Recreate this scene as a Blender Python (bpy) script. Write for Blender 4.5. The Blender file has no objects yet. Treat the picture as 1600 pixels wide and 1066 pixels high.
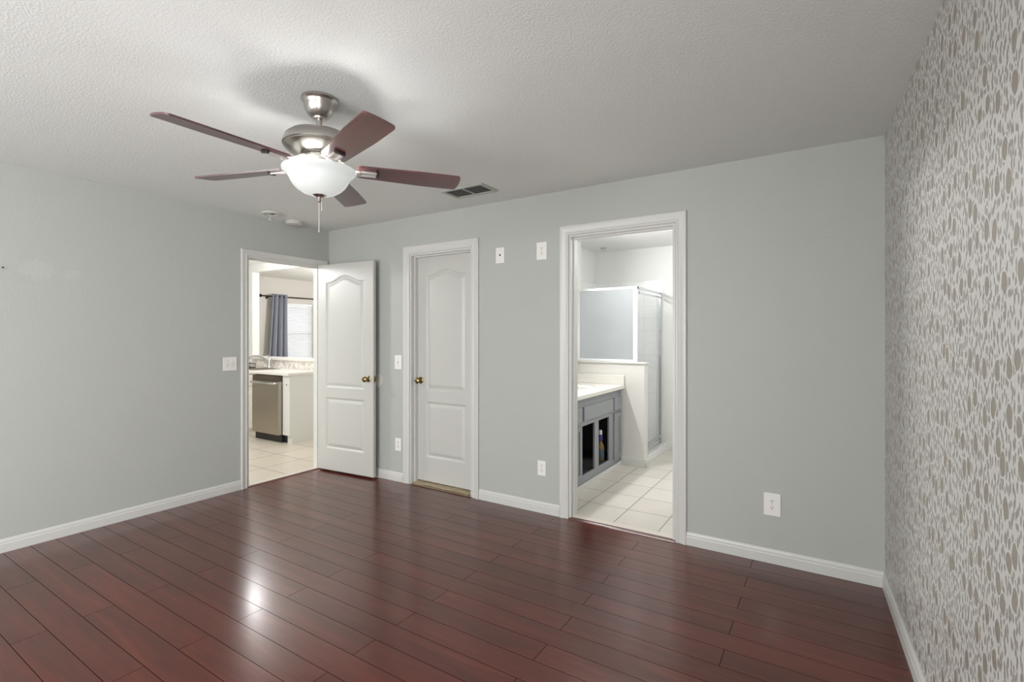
import bpy, bmesh, math, random
from mathutils import Matrix, Vector
PI = math.pi
SC = bpy.context.scene
COL = SC.collection
random.seed(7)

# ------------------------------------------------------------------ camera
H = 2.44                      # ceiling height
W = 4.627                     # length of the wall with the doors
SKEW = 0.0404                 # papered wall runs very slightly out of square
CAM = Vector((4.350, -3.325, 1.361))
cd = bpy.data.cameras.new('camera'); cam = bpy.data.objects.new('camera', cd); COL.objects.link(cam)
cam.location = CAM; cam.rotation_euler = (PI / 2, 0, 0.56349)
cd.sensor_fit = 'HORIZONTAL'; cd.sensor_width = 36; cd.lens = 36 * 772.0 / 1600
cd.shift_y = -(533 - 523.8) / 1600; cd.clip_start = 0.02
SC.camera = cam

# ------------------------------------------------------------------ light and exposure
SC.view_settings.view_transform = 'Standard'; SC.view_settings.look = 'None'
SC.view_settings.gamma = 1.0; SC.view_settings.use_curve_mapping = False
SC.view_settings.exposure = 0.09
SC.cycles.max_bounces = 10; SC.cycles.diffuse_bounces = 6; SC.cycles.glossy_bounces = 5; SC.cycles.transmission_bounces = 8
SC.cycles.transparent_max_bounces = 8; SC.cycles.sample_clamp_indirect = 3.0; SC.cycles.blur_glossy = 1.0
SC.cycles.caustics_reflective = False; SC.cycles.caustics_refractive = False
SC.cycles.use_denoising = True
wd = bpy.data.worlds.new('daylight'); SC.world = wd; wd.use_nodes = True
bg = wd.node_tree.nodes['Background']; bg.inputs[0].default_value = (0.965, 0.985, 1.0, 1); bg.inputs[1].default_value = 1.0

def light(name, kind, loc, power, color=(1, 1, 1), size=0.1, sizey=None, rot=(0, 0, 0)):
    d = bpy.data.lights.new(name, kind); d.energy = power; d.color = color
    if kind == 'AREA':
        d.size = size
        if sizey: d.shape = 'RECTANGLE'; d.size_y = sizey
    else: d.shadow_soft_size = size
    o = bpy.data.objects.new(name, d); COL.objects.link(o); o.location = loc; o.rotation_euler = rot
    return o
WX0, WX1, WZ0, WZ1 = 0.9, 3.6, 0.30, 2.15     # bedroom window, in the wall behind the camera
RY0, RY1 = -5.35, -3.75                       # unseen window added in the papered wall to light the left wall
P_FAN, P_KIT, P_VAN, P_WIN = 30, 50, 39, 36; DAY = (0.985, 0.992, 0.99)
YF = -5.60                                     # that wall
light('window_daylight', 'AREA', ((WX0 + WX1) / 2, YF - 0.13, (WZ0 + WZ1) / 2), P_WIN * (WX1 - WX0) * (WZ1 - WZ0), DAY, size=WX1 - WX0, sizey=WZ1 - WZ0, rot=(PI / 2, 0, 0))
light('window_daylight', 'AREA', (W - SKEW * (RY0 + RY1) / 2 + 0.2, (RY0 + RY1) / 2, (WZ0 + WZ1) / 2), P_WIN * (RY1 - RY0) * (WZ1 - WZ0), DAY, size=WZ1 - WZ0, sizey=RY1 - RY0, rot=(0, PI / 2, math.atan(SKEW) * -1))  # daylight for the added side window
FX, FY = 2.40, -1.886                          # ceiling fan

# ------------------------------------------------------------------ materials
def lin(c):
    return tuple(((v / 255) / 12.92 if v / 255 <= 0.04045 else ((v / 255 + 0.055) / 1.055) ** 2.4) for v in c) + (1,)
def mat(name, rgb, rough=0.5, metal=0.0, spec=0.5, bump=0.0, bscale=60.0, var=0.0, vscale=4.0, coat=0.0, emit=None, estr=0.0, detail=3.0, bdist=0.01):
    m = bpy.data.materials.new(name); m.use_nodes = True; nt = m.node_tree; N = nt.nodes; L = nt.links
    b = N['Principled BSDF']; b.inputs['Base Color'].default_value = lin(rgb); b.inputs['Roughness'].default_value = rough
    b.inputs['Metallic'].default_value = metal; b.inputs['Specular IOR Level'].default_value = spec; b.inputs['Coat Weight'].default_value = coat
    tc = N.new('ShaderNodeTexCoord'); geo = N.new('ShaderNodeNewGeometry')
    if bump:
        n = N.new('ShaderNodeTexNoise'); n.inputs['Scale'].default_value = bscale; n.inputs['Detail'].default_value = detail
        L.new(geo.outputs['Position'], n.inputs['Vector'])
        bp = N.new('ShaderNodeBump'); bp.inputs['Strength'].default_value = bump; bp.inputs['Distance'].default_value = bdist
        L.new(n.outputs['Fac'], bp.inputs['Height']); L.new(bp.outputs['Normal'], b.inputs['Normal'])
    v = N.new('ShaderNodeTexNoise'); v.inputs['Scale'].default_value = vscale; v.inputs['Detail'].default_value = 4
    L.new(geo.outputs['Position'], v.inputs['Vector'])
    mx = N.new('ShaderNodeMix'); mx.data_type = 'RGBA'; c = lin(rgb); k = max(var, 0.01)
    mx.inputs[6].default_value = tuple(x * (1 - k) for x in c[:3]) + (1,); mx.inputs[7].default_value = tuple(min(1, x * (1 + k)) for x in c[:3]) + (1,)
    L.new(v.outputs['Fac'], mx.inputs[0]); L.new(mx.outputs[2], b.inputs['Base Color'])
    if emit: b.inputs['Emission Color'].default_value = lin(emit); b.inputs['Emission Strength'].default_value = estr
    return m
def nd(m): return m.node_tree.nodes, m.node_tree.links, m.node_tree.nodes['Principled BSDF']
def ramp(N, stops):
    r = N.new('ShaderNodeValToRGB'); e = r.color_ramp.elements
    while len(e) > 1: e.remove(e[0])
    for i, (p, c) in enumerate(stops):
        if i == 0: e[0].position = p; e[0].color = c
        else: q = e.new(p); q.color = c
    return r
def mth(N, L, op, a, b=None):
    n = N.new('ShaderNodeMath'); n.operation = op
    for i, x in enumerate((a, b)):
        if x is None: continue
        if isinstance(x, (int, float)): n.inputs[i].default_value = x
        else: L.new(x, n.inputs[i])
    return n.outputs[0]

M = {}
M['wall'] = mat('painted grey wall', (178, 181, 176), 0.55, spec=0.35, bump=0.22, bscale=70, bdist=0.004, var=0.015)
# faint filler patches on the long wall
N, L, b = nd(M['wall']); g = N.new('ShaderNodeNewGeometry'); pn = N.new('ShaderNodeTexNoise'); pn.inputs['Scale'].default_value = 22; L.new(g.outputs['Position'], pn.inputs['Vector']); msk = None
for cy_, cz_, ry_, rz_ in ((-2.245, 1.790, 0.10, 0.075), (-2.075, 1.775, 0.05, 0.05)):
    q = N.new('ShaderNodeMapping'); q.vector_type = 'POINT'; q.inputs['Location'].default_value = (0, -cy_ / ry_, -cz_ / rz_); q.inputs['Scale'].default_value = (8, 1 / ry_, 1 / rz_); L.new(g.outputs['Position'], q.inputs['Vector'])
    ln = N.new('ShaderNodeVectorMath'); ln.operation = 'LENGTH'; L.new(q.outputs[0], ln.inputs[0])
    rr = ramp(N, [(0.62, (1, 1, 1, 1)), (0.72, (0, 0, 0, 1))]); L.new(mth(N, L, 'MULTIPLY', mth(N, L, 'ADD', ln.outputs['Value'], pn.outputs['Fac']), 0.5), rr.inputs[0])
    msk = rr.outputs[0] if msk is None else mth(N, L, 'MAXIMUM', msk, rr.outputs[0])
old = b.inputs['Base Color'].links[0].from_socket; pm = N.new('ShaderNodeMix'); pm.data_type = 'RGBA'; L.new(mth(N, L, 'MULTIPLY', msk, 0.5), pm.inputs[0]); L.new(old, pm.inputs[6]); pm.inputs[7].default_value = lin((187, 189, 184)); L.new(pm.outputs[2], b.inputs['Base Color'])
M['white'] = mat('white trim paint', (206, 206, 202), 0.35, bump=0.03, bscale=40)
M['doorpaint'] = mat('white door paint', (194, 194, 189), 0.38)
M['plate'] = mat('white plastic plate', (232, 231, 226), 0.3)
M['slot'] = mat('dark slot', (38, 36, 34), 0.6)
M['nickel'] = mat('brushed nickel', (186, 182, 176), 0.28, metal=1.0, bump=0.04, bscale=300, bdist=0.001)
M['whitemetal'] = mat('pale satin metal', (222, 219, 214), 0.4, metal=0.45)
M['nickeldark'] = mat('dark nickel pad', (70, 66, 66), 0.4, metal=0.6)
M['brass'] = mat('antique brass', (140, 122, 84), 0.22, metal=1.0)
M['chrome'] = mat('chrome', (214, 216, 218), 0.12, metal=1.0)
M['ventgrey'] = mat('grey vent enamel', (176, 177, 172), 0.5)
M['ventdark'] = mat('dark duct', (46, 46, 44), 0.8)
M['bathwall'] = mat('white bathroom paint', (222, 223, 221), 0.5, bump=0.1, bscale=80, bdist=0.003)
M['kneewall'] = mat('warm white paint', (216, 214, 210), 0.5, bump=0.1, bscale=80, bdist=0.003)
M['kitwall'] = mat('kitchen greige paint', (204, 200, 193), 0.55, bump=0.1, bscale=80, bdist=0.003)
M['kitwhite'] = mat('kitchen white paint', (224, 224, 220), 0.5, bump=0.08, bscale=80, bdist=0.003)
M['cab'] = mat('white cabinet lacquer', (218, 212, 203), 0.4)
M['cabend'] = mat('white end panel', (222, 221, 217), 0.4)
M['counter'] = mat('pale laminate counter', (226, 222, 216), 0.25, var=0.03, vscale=60)
M['bcounter'] = mat('off white cultured counter', (222, 219, 213), 0.22, var=0.015, vscale=30)
M['porcelain'] = mat('white porcelain', (238, 238, 236), 0.1, coat=0.5)
M['steel'] = mat('stainless steel', (172, 165, 154), 0.3, metal=1.0, bump=0.05, bscale=200, bdist=0.001)
M['steeldark'] = mat('dark stainless strip', (98, 88, 78), 0.35, metal=0.8)
M['black'] = mat('black plastic', (24, 23, 22), 0.5)
M['vanity'] = mat('blue grey vanity paint', (138, 142, 146), 0.4, bump=0.05, bscale=90, bdist=0.002)
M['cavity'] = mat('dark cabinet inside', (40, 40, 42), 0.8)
M['blind'] = mat('white blind slat', (240, 241, 243), 0.4)
M['bronze'] = mat('dark bronze rod', (44, 38, 34), 0.4, metal=0.7)
M['carpet'] = mat('beige carpet', (184, 167, 140), 0.95, bump=0.6, bscale=220, bdist=0.01, var=0.35, vscale=160)
M['strip'] = mat('dark red threshold', (84, 42, 34), 0.25, coat=0.4)
M['oakstrip'] = mat('pale stone threshold', (216, 209, 200), 0.35)
M['amber'] = mat('amber liquid bottle', (122, 98, 58), 0.2)
M['purple'] = mat('purple plastic', (70, 54, 130), 0.35)
M['bluelabel'] = mat('blue green label', (62, 84, 98), 0.4)
M['gold'] = mat('pale chain', (214, 208, 196), 0.3, metal=0.4)
M['outside'] = mat('exterior stucco', (200, 196, 188), 0.9)
M['winframe'] = mat('white window vinyl', (236, 236, 236), 0.3)
M['wiregrey'] = mat('grey wire connector', (104, 103, 99), 0.6)
M['detector'] = mat('aged white plastic', (198, 197, 191), 0.45)

# ceiling: sprayed knock-down texture
m = M['ceil'] = mat('textured ceiling paint', (224, 227, 225), 0.8, spec=0.2); N, L, b = nd(m)
g = N.new('ShaderNodeNewGeometry'); n1 = N.new('ShaderNodeTexNoise'); n1.inputs['Scale'].default_value = 120; n1.inputs['Detail'].default_value = 4
L.new(g.outputs['Position'], n1.inputs['Vector'])
r = ramp(N, [(0.38, (0, 0, 0, 1)), (0.62, (1, 1, 1, 1))]); L.new(n1.outputs['Fac'], r.inputs[0])
bp = N.new('ShaderNodeBump'); bp.inputs['Strength'].default_value = 0.24; bp.inputs['Distance'].default_value = 0.003
L.new(r.outputs[0], bp.inputs['Height']); L.new(bp.outputs['Normal'], b.inputs['Normal'])

# floor: glossy red laminate planks running along the door wall
m = M['floor'] = mat('red laminate planks', (96, 46, 38), 0.16, spec=0.6); N, L, b = nd(m)
g = N.new('ShaderNodeNewGeometry')
mp = N.new('ShaderNodeMapping'); mp.inputs['Location'].default_value = (13.3 + 0.005, 12.64 + 1.784, 0); L.new(g.outputs['Position'], mp.inputs['Vector'])
br = N.new('ShaderNodeTexBrick'); br.inputs['Scale'].default_value = 1; br.inputs['Brick Width'].default_value = 1.33; br.inputs['Row Height'].default_value = 0.1264
br.inputs['Mortar Size'].default_value = 0.0013; br.inputs['Mortar Smooth'].default_value = 0.1; br.offset = 0.5
br.inputs['Color1'].default_value = (0, 0, 0, 1); br.inputs['Color2'].default_value = (1, 1, 1, 1); br.inputs['Mortar'].default_value = (0.5, 0.5, 0.5, 1)
L.new(mp.outputs[0], br.inputs['Vector'])
# per-plank shift of the grain
off = N.new('ShaderNodeVectorMath'); off.operation = 'MULTIPLY_ADD'; L.new(br.outputs['Color'], off.inputs[0]); off.inputs[1].default_value = (7, 3, 5); L.new(g.outputs['Position'], off.inputs[2])
gm = N.new('ShaderNodeMapping'); gm.inputs['Scale'].default_value = (0.7, 7, 1); L.new(off.outputs[0], gm.inputs['Vector'])
gn = N.new('ShaderNodeTexNoise'); gn.inputs['Scale'].default_value = 1.6; gn.inputs['Detail'].default_value = 7; gn.inputs['Roughness'].default_value = 0.62; gn.inputs['Distortion'].default_value = 0.7
L.new(gm.outputs[0], gn.inputs['Vector'])
fm = N.new('ShaderNodeMapping'); fm.inputs['Scale'].default_value = (2, 34, 1); L.new(off.outputs[0], fm.inputs['Vector'])
fn = N.new('ShaderNodeTexNoise'); fn.inputs['Scale'].default_value = 2; fn.inputs['Detail'].default_value = 4; L.new(fm.outputs[0], fn.inputs['Vector'])
mixf = mth(N, L, 'ADD', mth(N, L, 'MULTIPLY', gn.outputs['Fac'], 0.75), mth(N, L, 'MULTIPLY', fn.outputs['Fac'], 0.25))
cr = ramp(N, [(0.25, lin((64, 30, 26))), (0.45, lin((84, 40, 33))), (0.57, lin((95, 46, 37))), (0.78, lin((120, 63, 48)))]); L.new(mixf, cr.inputs[0])
hs = N.new('ShaderNodeHueSaturation'); L.new(cr.outputs[0], hs.inputs['Color']); hs.inputs['Saturation'].default_value = 1.06
L.new(mth(N, L, 'ADD', mth(N, L, 'MULTIPLY', br.outputs['Color'], 0.16), 0.86), hs.inputs['Value'])
sm = N.new('ShaderNodeMix'); sm.data_type = 'RGBA'; L.new(br.outputs['Fac'], sm.inputs[0]); L.new(hs.outputs[0], sm.inputs[6]); sm.inputs[7].default_value = lin((26, 12, 10))
L.new(sm.outputs[2], b.inputs['Base Color'])
L.new(mth(N, L, 'MULTIPLY', mth(N, L, 'SUBTRACT', 1.0, br.outputs['Fac']), 0.30), b.inputs['Specular IOR Level'])
L.new(mth(N, L, 'MULTIPLY', mth(N, L, 'SUBTRACT', 1.0, br.outputs['Fac']), 0.55), b.inputs['Coat Weight']); b.inputs['Coat Roughness'].default_value = 0.17
wn = N.new('ShaderNodeTexNoise'); wn.inputs['Scale'].default_value = 2.5; wn.inputs['Detail'].default_value = 3; L.new(g.outputs['Position'], wn.inputs['Vector'])
L.new(mth(N, L, 'ADD', mth(N, L, 'MULTIPLY', wn.outputs['Fac'], 0.03), 0.276), b.inputs['Roughness'])
bp = N.new('ShaderNodeBump'); bp.inputs['Strength'].default_value = 0.25; bp.inputs['Distance'].default_value = 0.002; bp.invert = True
L.new(br.outputs['Fac'], bp.inputs['Height']); L.new(bp.outputs['Normal'], b.inputs['Normal'])

# square ceramic tile floors and wall tile
def tiles(name, size, ox, oy, c1, c2, grout, gap, rough, axes='xy', bump=0.4):
    m = mat(name, c1, rough); N, L, b = nd(m); g = N.new('ShaderNodeNewGeometry'); vec = g.outputs['Position']
    if axes != 'xy':
        s = N.new('ShaderNodeSeparateXYZ'); L.new(vec, s.inputs[0]); c = N.new('ShaderNodeCombineXYZ')
        a0 = mth(N, L, 'ADD', s.outputs['X'], s.outputs['Y']); L.new(a0, c.inputs[0]); L.new(s.outputs['Z'], c.inputs[1]); vec = c.outputs[0]
    mp = N.new('ShaderNodeMapping'); mp.inputs['Location'].default_value = (size * 40 - ox, size * 40 - oy, 0); L.new(vec, mp.inputs['Vector'])
    br = N.new('ShaderNodeTexBrick'); br.offset = 0; br.inputs['Scale'].default_value = 1
    br.inputs['Brick Width'].default_value = size; br.inputs['Row Height'].default_value = size; br.inputs['Mortar Size'].default_value = gap; br.inputs['Mortar Smooth'].default_value = 0.2
    br.inputs['Color1'].default_value = lin(c1); br.inputs['Color2'].default_value = lin(c2); br.inputs['Mortar'].default_value = lin(grout)
    L.new(mp.outputs[0], br.inputs['Vector'])
    n = N.new('ShaderNodeTexNoise'); n.inputs['Scale'].default_value = 7; n.inputs['Detail'].default_value = 5; L.new(vec, n.inputs['Vector'])
    hs = N.new('ShaderNodeHueSaturation'); L.new(br.outputs['Color'], hs.inputs['Color']); L.new(mth(N, L, 'ADD', mth(N, L, 'MULTIPLY', n.outputs['Fac'], 0.12), 0.94), hs.inputs['Value'])
    L.new(hs.outputs[0], b.inputs['Base Color'])
    bp = N.new('ShaderNodeBump'); bp.invert = True; bp.inputs['Strength'].default_value = bump; bp.inputs['Distance'].default_value = 0.003
    L.new(br.outputs['Fac'], bp.inputs['Height']); L.new(bp.outputs['Normal'], b.inputs['Normal'])
    return m
M['bathtile'] = tiles('bathroom floor tile', 0.325, 2.73, 0.42, (210, 205, 197), (204, 198, 190), (118, 108, 100), 0.0035, 0.3)
M['kittile'] = tiles('kitchen floor tile', 0.437, -0.944, 0.02, (212, 202, 188), (206, 196, 182), (132, 118, 104), 0.005, 0.3)
M['walltile'] = tiles('white shower tile', 0.15, 2.715, 2.016, (232, 233, 233), (229, 231, 231), (206, 208, 208), 0.002, 0.15, axes='wall')

# marbled splashback
m = M['marble'] = mat('marbled splash tile', (222, 214, 206), 0.25); N, L, b = nd(m); g = N.new('ShaderNodeNewGeometry')
n = N.new('ShaderNodeTexNoise'); n.inputs['Scale'].default_value = 7; n.inputs['Detail'].default_value = 6; n.inputs['Distortion'].default_value = 2; L.new(g.outputs['Position'], n.inputs['Vector'])
r = ramp(N, [(0.44, lin((226, 219, 211))), (0.5, lin((168, 160, 154))), (0.56, lin((226, 220, 213)))]); L.new(n.outputs['Fac'], r.inputs[0]); L.new(r.outputs[0], b.inputs['Base Color'])

# wallpaper: upright leaf-shaped flecks on pale ground, slightly pearly
m = M['paper'] = mat('flecked wallpaper', (196, 194, 190), 0.45); N, L, b = nd(m)
g = N.new('ShaderNodeNewGeometry'); s = N.new('ShaderNodeSeparateXYZ'); L.new(g.outputs['Position'], s.inputs[0])
cmb = N.new('ShaderNodeCombineXYZ'); L.new(s.outputs['Y'], cmb.inputs[0]); L.new(s.outputs['Z'], cmb.inputs[1])
wob = N.new('ShaderNodeTexNoise'); wob.inputs['Scale'].default_value = 28; wob.inputs['Detail'].default_value = 2; L.new(cmb.outputs[0], wob.inputs['Vector'])
wv = N.new('ShaderNodeVectorMath'); wv.operation = 'MULTIPLY_ADD'; L.new(wob.outputs['Color'], wv.inputs[0]); wv.inputs[1].default_value = (0.016, 0.03, 0); L.new(cmb.outputs[0], wv.inputs[2])
def fleck(sx, sz, lo, hi, rnd=0.85):
    mp = N.new('ShaderNodeMapping'); mp.inputs['Scale'].default_value = (sx, sz, 1); L.new(wv.outputs[0], mp.inputs['Vector'])
    v = N.new('ShaderNodeTexVoronoi'); v.voronoi_dimensions = '2D'; v.feature = 'F1'; v.inputs['Scale'].default_value = 1; v.inputs['Randomness'].default_value = rnd
    L.new(mp.outputs[0], v.inputs['Vector'])
    r = ramp(N, [(lo, (1, 1, 1, 1)), (hi, (0, 0, 0, 1))]); L.new(v.outputs['Distance'], r.inputs[0])
    return r.outputs[0], v
big, vb = fleck(14.5, 9.6, 0.24, 0.28, 0.75)
small, vs = fleck(72, 33, 0.27, 0.44, 1.0)
keep = mth(N, L, 'GREATER_THAN', vb.outputs['Color'], 0.36)
bigk = mth(N, L, 'MULTIPLY', big, keep)
halo, vh = fleck(14.5, 9.6, 0.30, 0.34, 0.75)
smallk = mth(N, L, 'MULTIPLY', small, mth(N, L, 'SUBTRACT', 1.0, mth(N, L, 'MULTIPLY', halo, keep)))
c1 = N.new('ShaderNodeMix'); c1.data_type = 'RGBA'; L.new(smallk, c1.inputs[0]); c1.inputs[6].default_value = lin((204, 203, 200)); c1.inputs[7].default_value = lin((152, 149, 144))
c2 = N.new('ShaderNodeMix'); c2.data_type = 'RGBA'; L.new(bigk, c2.inputs[0]); L.new(c1.outputs[2], c2.inputs[6]); c2.inputs[7].default_value = lin((150, 144, 133))
L.new(c2.outputs[2], b.inputs['Base Color'])
L.new(mth(N, L, 'SUBTRACT', 0.5, mth(N, L, 'MULTIPLY', mth(N, L, 'MAXIMUM', bigk, smallk), 0.15)), b.inputs['Roughness'])

# fan blade woods
def wood(name, dark, light_, rough):
    m = mat(name, dark, rough, coat=0.15); N, L, b = nd(m); tc = N.new('ShaderNodeTexCoord')
    mp = N.new('ShaderNodeMapping'); mp.inputs['Scale'].default_value = (40, 2.5, 40); L.new(tc.outputs['UV'], mp.inputs['Vector'])
    n = N.new('ShaderNodeTexNoise'); n.inputs['Scale'].default_value = 1.0; n.inputs['Detail'].default_value = 5; n.inputs['Distortion'].default_value = 0.6; L.new(mp.outputs[0], n.inputs['Vector'])
    r = ramp(N, [(0.3, lin(dark)), (0.7, lin(light_))]); L.new(n.outputs['Fac'], r.inputs[0]); L.new(r.outputs[0], b.inputs['Base Color'])
    return m
M['rosewood'] = wood('dark rosewood blade', (60, 20, 23), (94, 31, 35), 0.42)
M['rosewood'].node_tree.nodes['Principled BSDF'].inputs['Specular IOR Level'].default_value = 0.9
M['rosewood'].node_tree.nodes['Principled BSDF'].inputs['Coat Weight'].default_value = 0.55; M['rosewood'].node_tree.nodes['Principled BSDF'].inputs['Coat IOR'].default_value = 1.9
M['rosewood'].node_tree.nodes['Principled BSDF'].inputs['Coat Roughness'].default_value = 0.28

# lamp glass: frosted white bowl that lets the bulbs glow through
m = M['bowl'] = bpy.data.materials.new('frosted lamp glass'); m.use_nodes = True; N = m.node_tree.nodes; L = m.node_tree.links; b = N['Principled BSDF']
b.inputs['Base Color'].default_value = lin((190, 194, 193)); b.inputs['Roughness'].default_value = 0.25
b.inputs['Emission Color'].default_value = lin((250, 252, 250)); b.inputs['Emission Strength'].default_value = 0.32
tr = N.new('ShaderNodeBsdfTranslucent'); tr.inputs['Color'].default_value = lin((240, 243, 240)); ms = N.new('ShaderNodeMixShader'); ms.inputs[0].default_value = 0.15
L.new(b.outputs[0], ms.inputs[1]); L.new(tr.outputs[0], ms.inputs[2]); L.new(ms.outputs[0], N['Material Output'].inputs[0])
# frosted and clear shower glass
def glass(name, rgb, clear, rough):
    m = bpy.data.materials.new(name); m.use_nodes = True; N = m.node_tree.nodes; L = m.node_tree.links; b = N['Principled BSDF']
    b.inputs['Base Color'].default_value = lin(rgb); b.inputs['Roughness'].default_value = rough
    tr = N.new('ShaderNodeBsdfTransparent'); tl = N.new('ShaderNodeBsdfTranslucent'); tl.inputs[0].default_value = lin(rgb)
    m1 = N.new('ShaderNodeMixShader'); m1.inputs[0].default_value = 0.6; L.new(b.outputs[0], m1.inputs[1]); L.new(tl.outputs[0], m1.inputs[2])
    m2 = N.new('ShaderNodeMixShader'); m2.inputs[0].default_value = clear; L.new(m1.outputs[0], m2.inputs[1]); L.new(tr.outputs[0], m2.inputs[2])
    L.new(m2.outputs[0], N['Material Output'].inputs[0]); return m
M['frost'] = glass('frosted shower glass', (214, 219, 224), 0.62, 0.25)
M['clear'] = glass('clear shower glass', (236, 239, 241), 0.90, 0.05)
M['pane'] = glass('window glass', (235, 240, 245), 0.92, 0.02)
m = M['mirror'] = mat('mirror glass', (232, 234, 234), 0.02, metal=1.0)
m = M['blind']; N = m.node_tree.nodes; L = m.node_tree.links
tl = N.new('ShaderNodeBsdfTranslucent'); tl.inputs[0].default_value = (0.9, 0.93, 1, 1); ms = N.new('ShaderNodeMixShader'); ms.inputs[0].default_value = 0.07
L.new(N['Principled BSDF'].outputs[0], ms.inputs[1]); L.new(tl.outputs[0], ms.inputs[2]); L.new(ms.outputs[0], N['Material Output'].inputs[0])
# curtain cloth
m = M['curtain'] = mat('slate blue curtain cloth', (136, 138, 151), 0.8, bump=0.2, bscale=400, bdist=0.001); N, L, b = nd(m)

# ------------------------------------------------------------------ mesh helpers
def bm_new(): return bmesh.new()
def box(bm, x0, x1, y0, y1, z0, z1, bev=0.0, seg=2):
    r = bmesh.ops.create_cube(bm, size=1)['verts']
    for v in r:
        v.co = Vector(((x0 + x1) / 2 + v.co.x * (x1 - x0), (y0 + y1) / 2 + v.co.y * (y1 - y0), (z0 + z1) / 2 + v.co.z * (z1 - z0)))
    if bev:
        bmesh.ops.bevel(bm, geom=list({e for v in r for e in v.link_edges}), offset=bev, segments=seg, profile=0.5, affect='EDGES')
    return r
def prism(bm, pts, z0, z1):
    a = [bm.verts.new((x, y, z0)) for x, y in pts]; c = [bm.verts.new((x, y, z1)) for x, y in pts]; n = len(pts)
    bm.faces.new(a[::-1]); bm.faces.new(c)
    for i in range(n): bm.faces.new((a[i], a[(i + 1) % n], c[(i + 1) % n], c[i]))
def lathe(bm, prof, c=(0, 0, 0), n=48, axis='z', closed=False):
    """prof: (radius, height) pairs; axis z up, or 'y' for height towards -y, or 'x' for height towards +x"""
    def P(r, h, a):
        u, v = r * math.cos(a), r * math.sin(a)
        if axis == 'z': return (c[0] + u, c[1] + v, c[2] + h)
        if axis == 'y': return (c[0] + u, c[1] - h, c[2] + v)
        return (c[0] + h, c[1] + u, c[2] + v)
    rings = []
    for r, h in prof:
        if r < 1e-6: rings.append([bm.verts.new(P(0, h, 0))])
        else: rings.append([bm.verts.new(P(r, h, 2 * PI * i / n)) for i in range(n)])
    for A, B in zip(rings, rings[1:]):
        for i in range(n):
            j = (i + 1) % n
            if len(A) == 1 and len(B) == 1: break
            if len(A) == 1: bm.faces.new((A[0], B[j], B[i]))
            elif len(B) == 1: bm.faces.new((A[i], A[j], B[0]))
            else: bm.faces.new((A[i], A[j], B[j], B[i]))
    if closed:
        for R in (rings[0], rings[-1]):
            if len(R) > 1: bm.faces.new(R)
def tube(bm, pts, r, n=10, cap=True):
    pts = [Vector(p) for p in pts]; rs = r if isinstance(r, (list, tuple)) else [r] * len(pts); rings = []
    up = None
    for i, p in enumerate(pts):
        t = (pts[min(i + 1, len(pts) - 1)] - pts[max(i - 1, 0)]).normalized()
        if up is None: up = Vector((0, 0, 1)) if abs(t.z) < 0.9 else Vector((1, 0, 0))
        a = t.cross(up).normalized(); bb = a.cross(t).normalized(); up = bb
        rings.append([bm.verts.new(p + (a * math.cos(2 * PI * k / n) + bb * math.sin(2 * PI * k / n)) * rs[i]) for k in range(n)])
    for A, B in zip(rings, rings[1:]):
        for k in range(n): bm.faces.new((A[k], A[(k + 1) % n], B[(k + 1) % n], B[k]))
    if cap: bm.faces.new(rings[0][::-1]); bm.faces.new(rings[-1])
def casing(bm, prof, a0, a1, z1, plane, sign, z0=0.0, along='x'):
    """mitred door casing: prof = (u outwards from the opening, v away from the wall)"""
    rows = []
    for u, v in prof:
        q = [(a0 - u, z0), (a0 - u, z1 + u), (a1 + u, z1 + u), (a1 + u, z0)]
        rows.append([bm.verts.new((x, plane + sign * v, z) if along == 'x' else (plane + sign * v, x, z)) for x, z in q])
    for A, B in zip(rows, rows[1:]):
        for k in range(3): bm.faces.new((A[k], A[k + 1], B[k + 1], B[k]))
    for k in (0, 3): bm.faces.new([R[k] for R in rows])
def extrude_profile(bm, prof, p0, p1, nrm):
    """baseboard: prof = (v away from wall, z) swept from p0 to p1"""
    nrm = Vector(nrm); rows = []
    for p in (Vector(p0), Vector(p1)): rows.append([bm.verts.new(p + nrm * v + Vector((0, 0, z))) for v, z in prof])
    n = len(prof)
    for k in range(n - 1): bm.faces.new((rows[0][k], rows[0][k + 1], rows[1][k + 1], rows[1][k]))
    bm.faces.new(rows[0]); bm.faces.new(rows[1][::-1])
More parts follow.
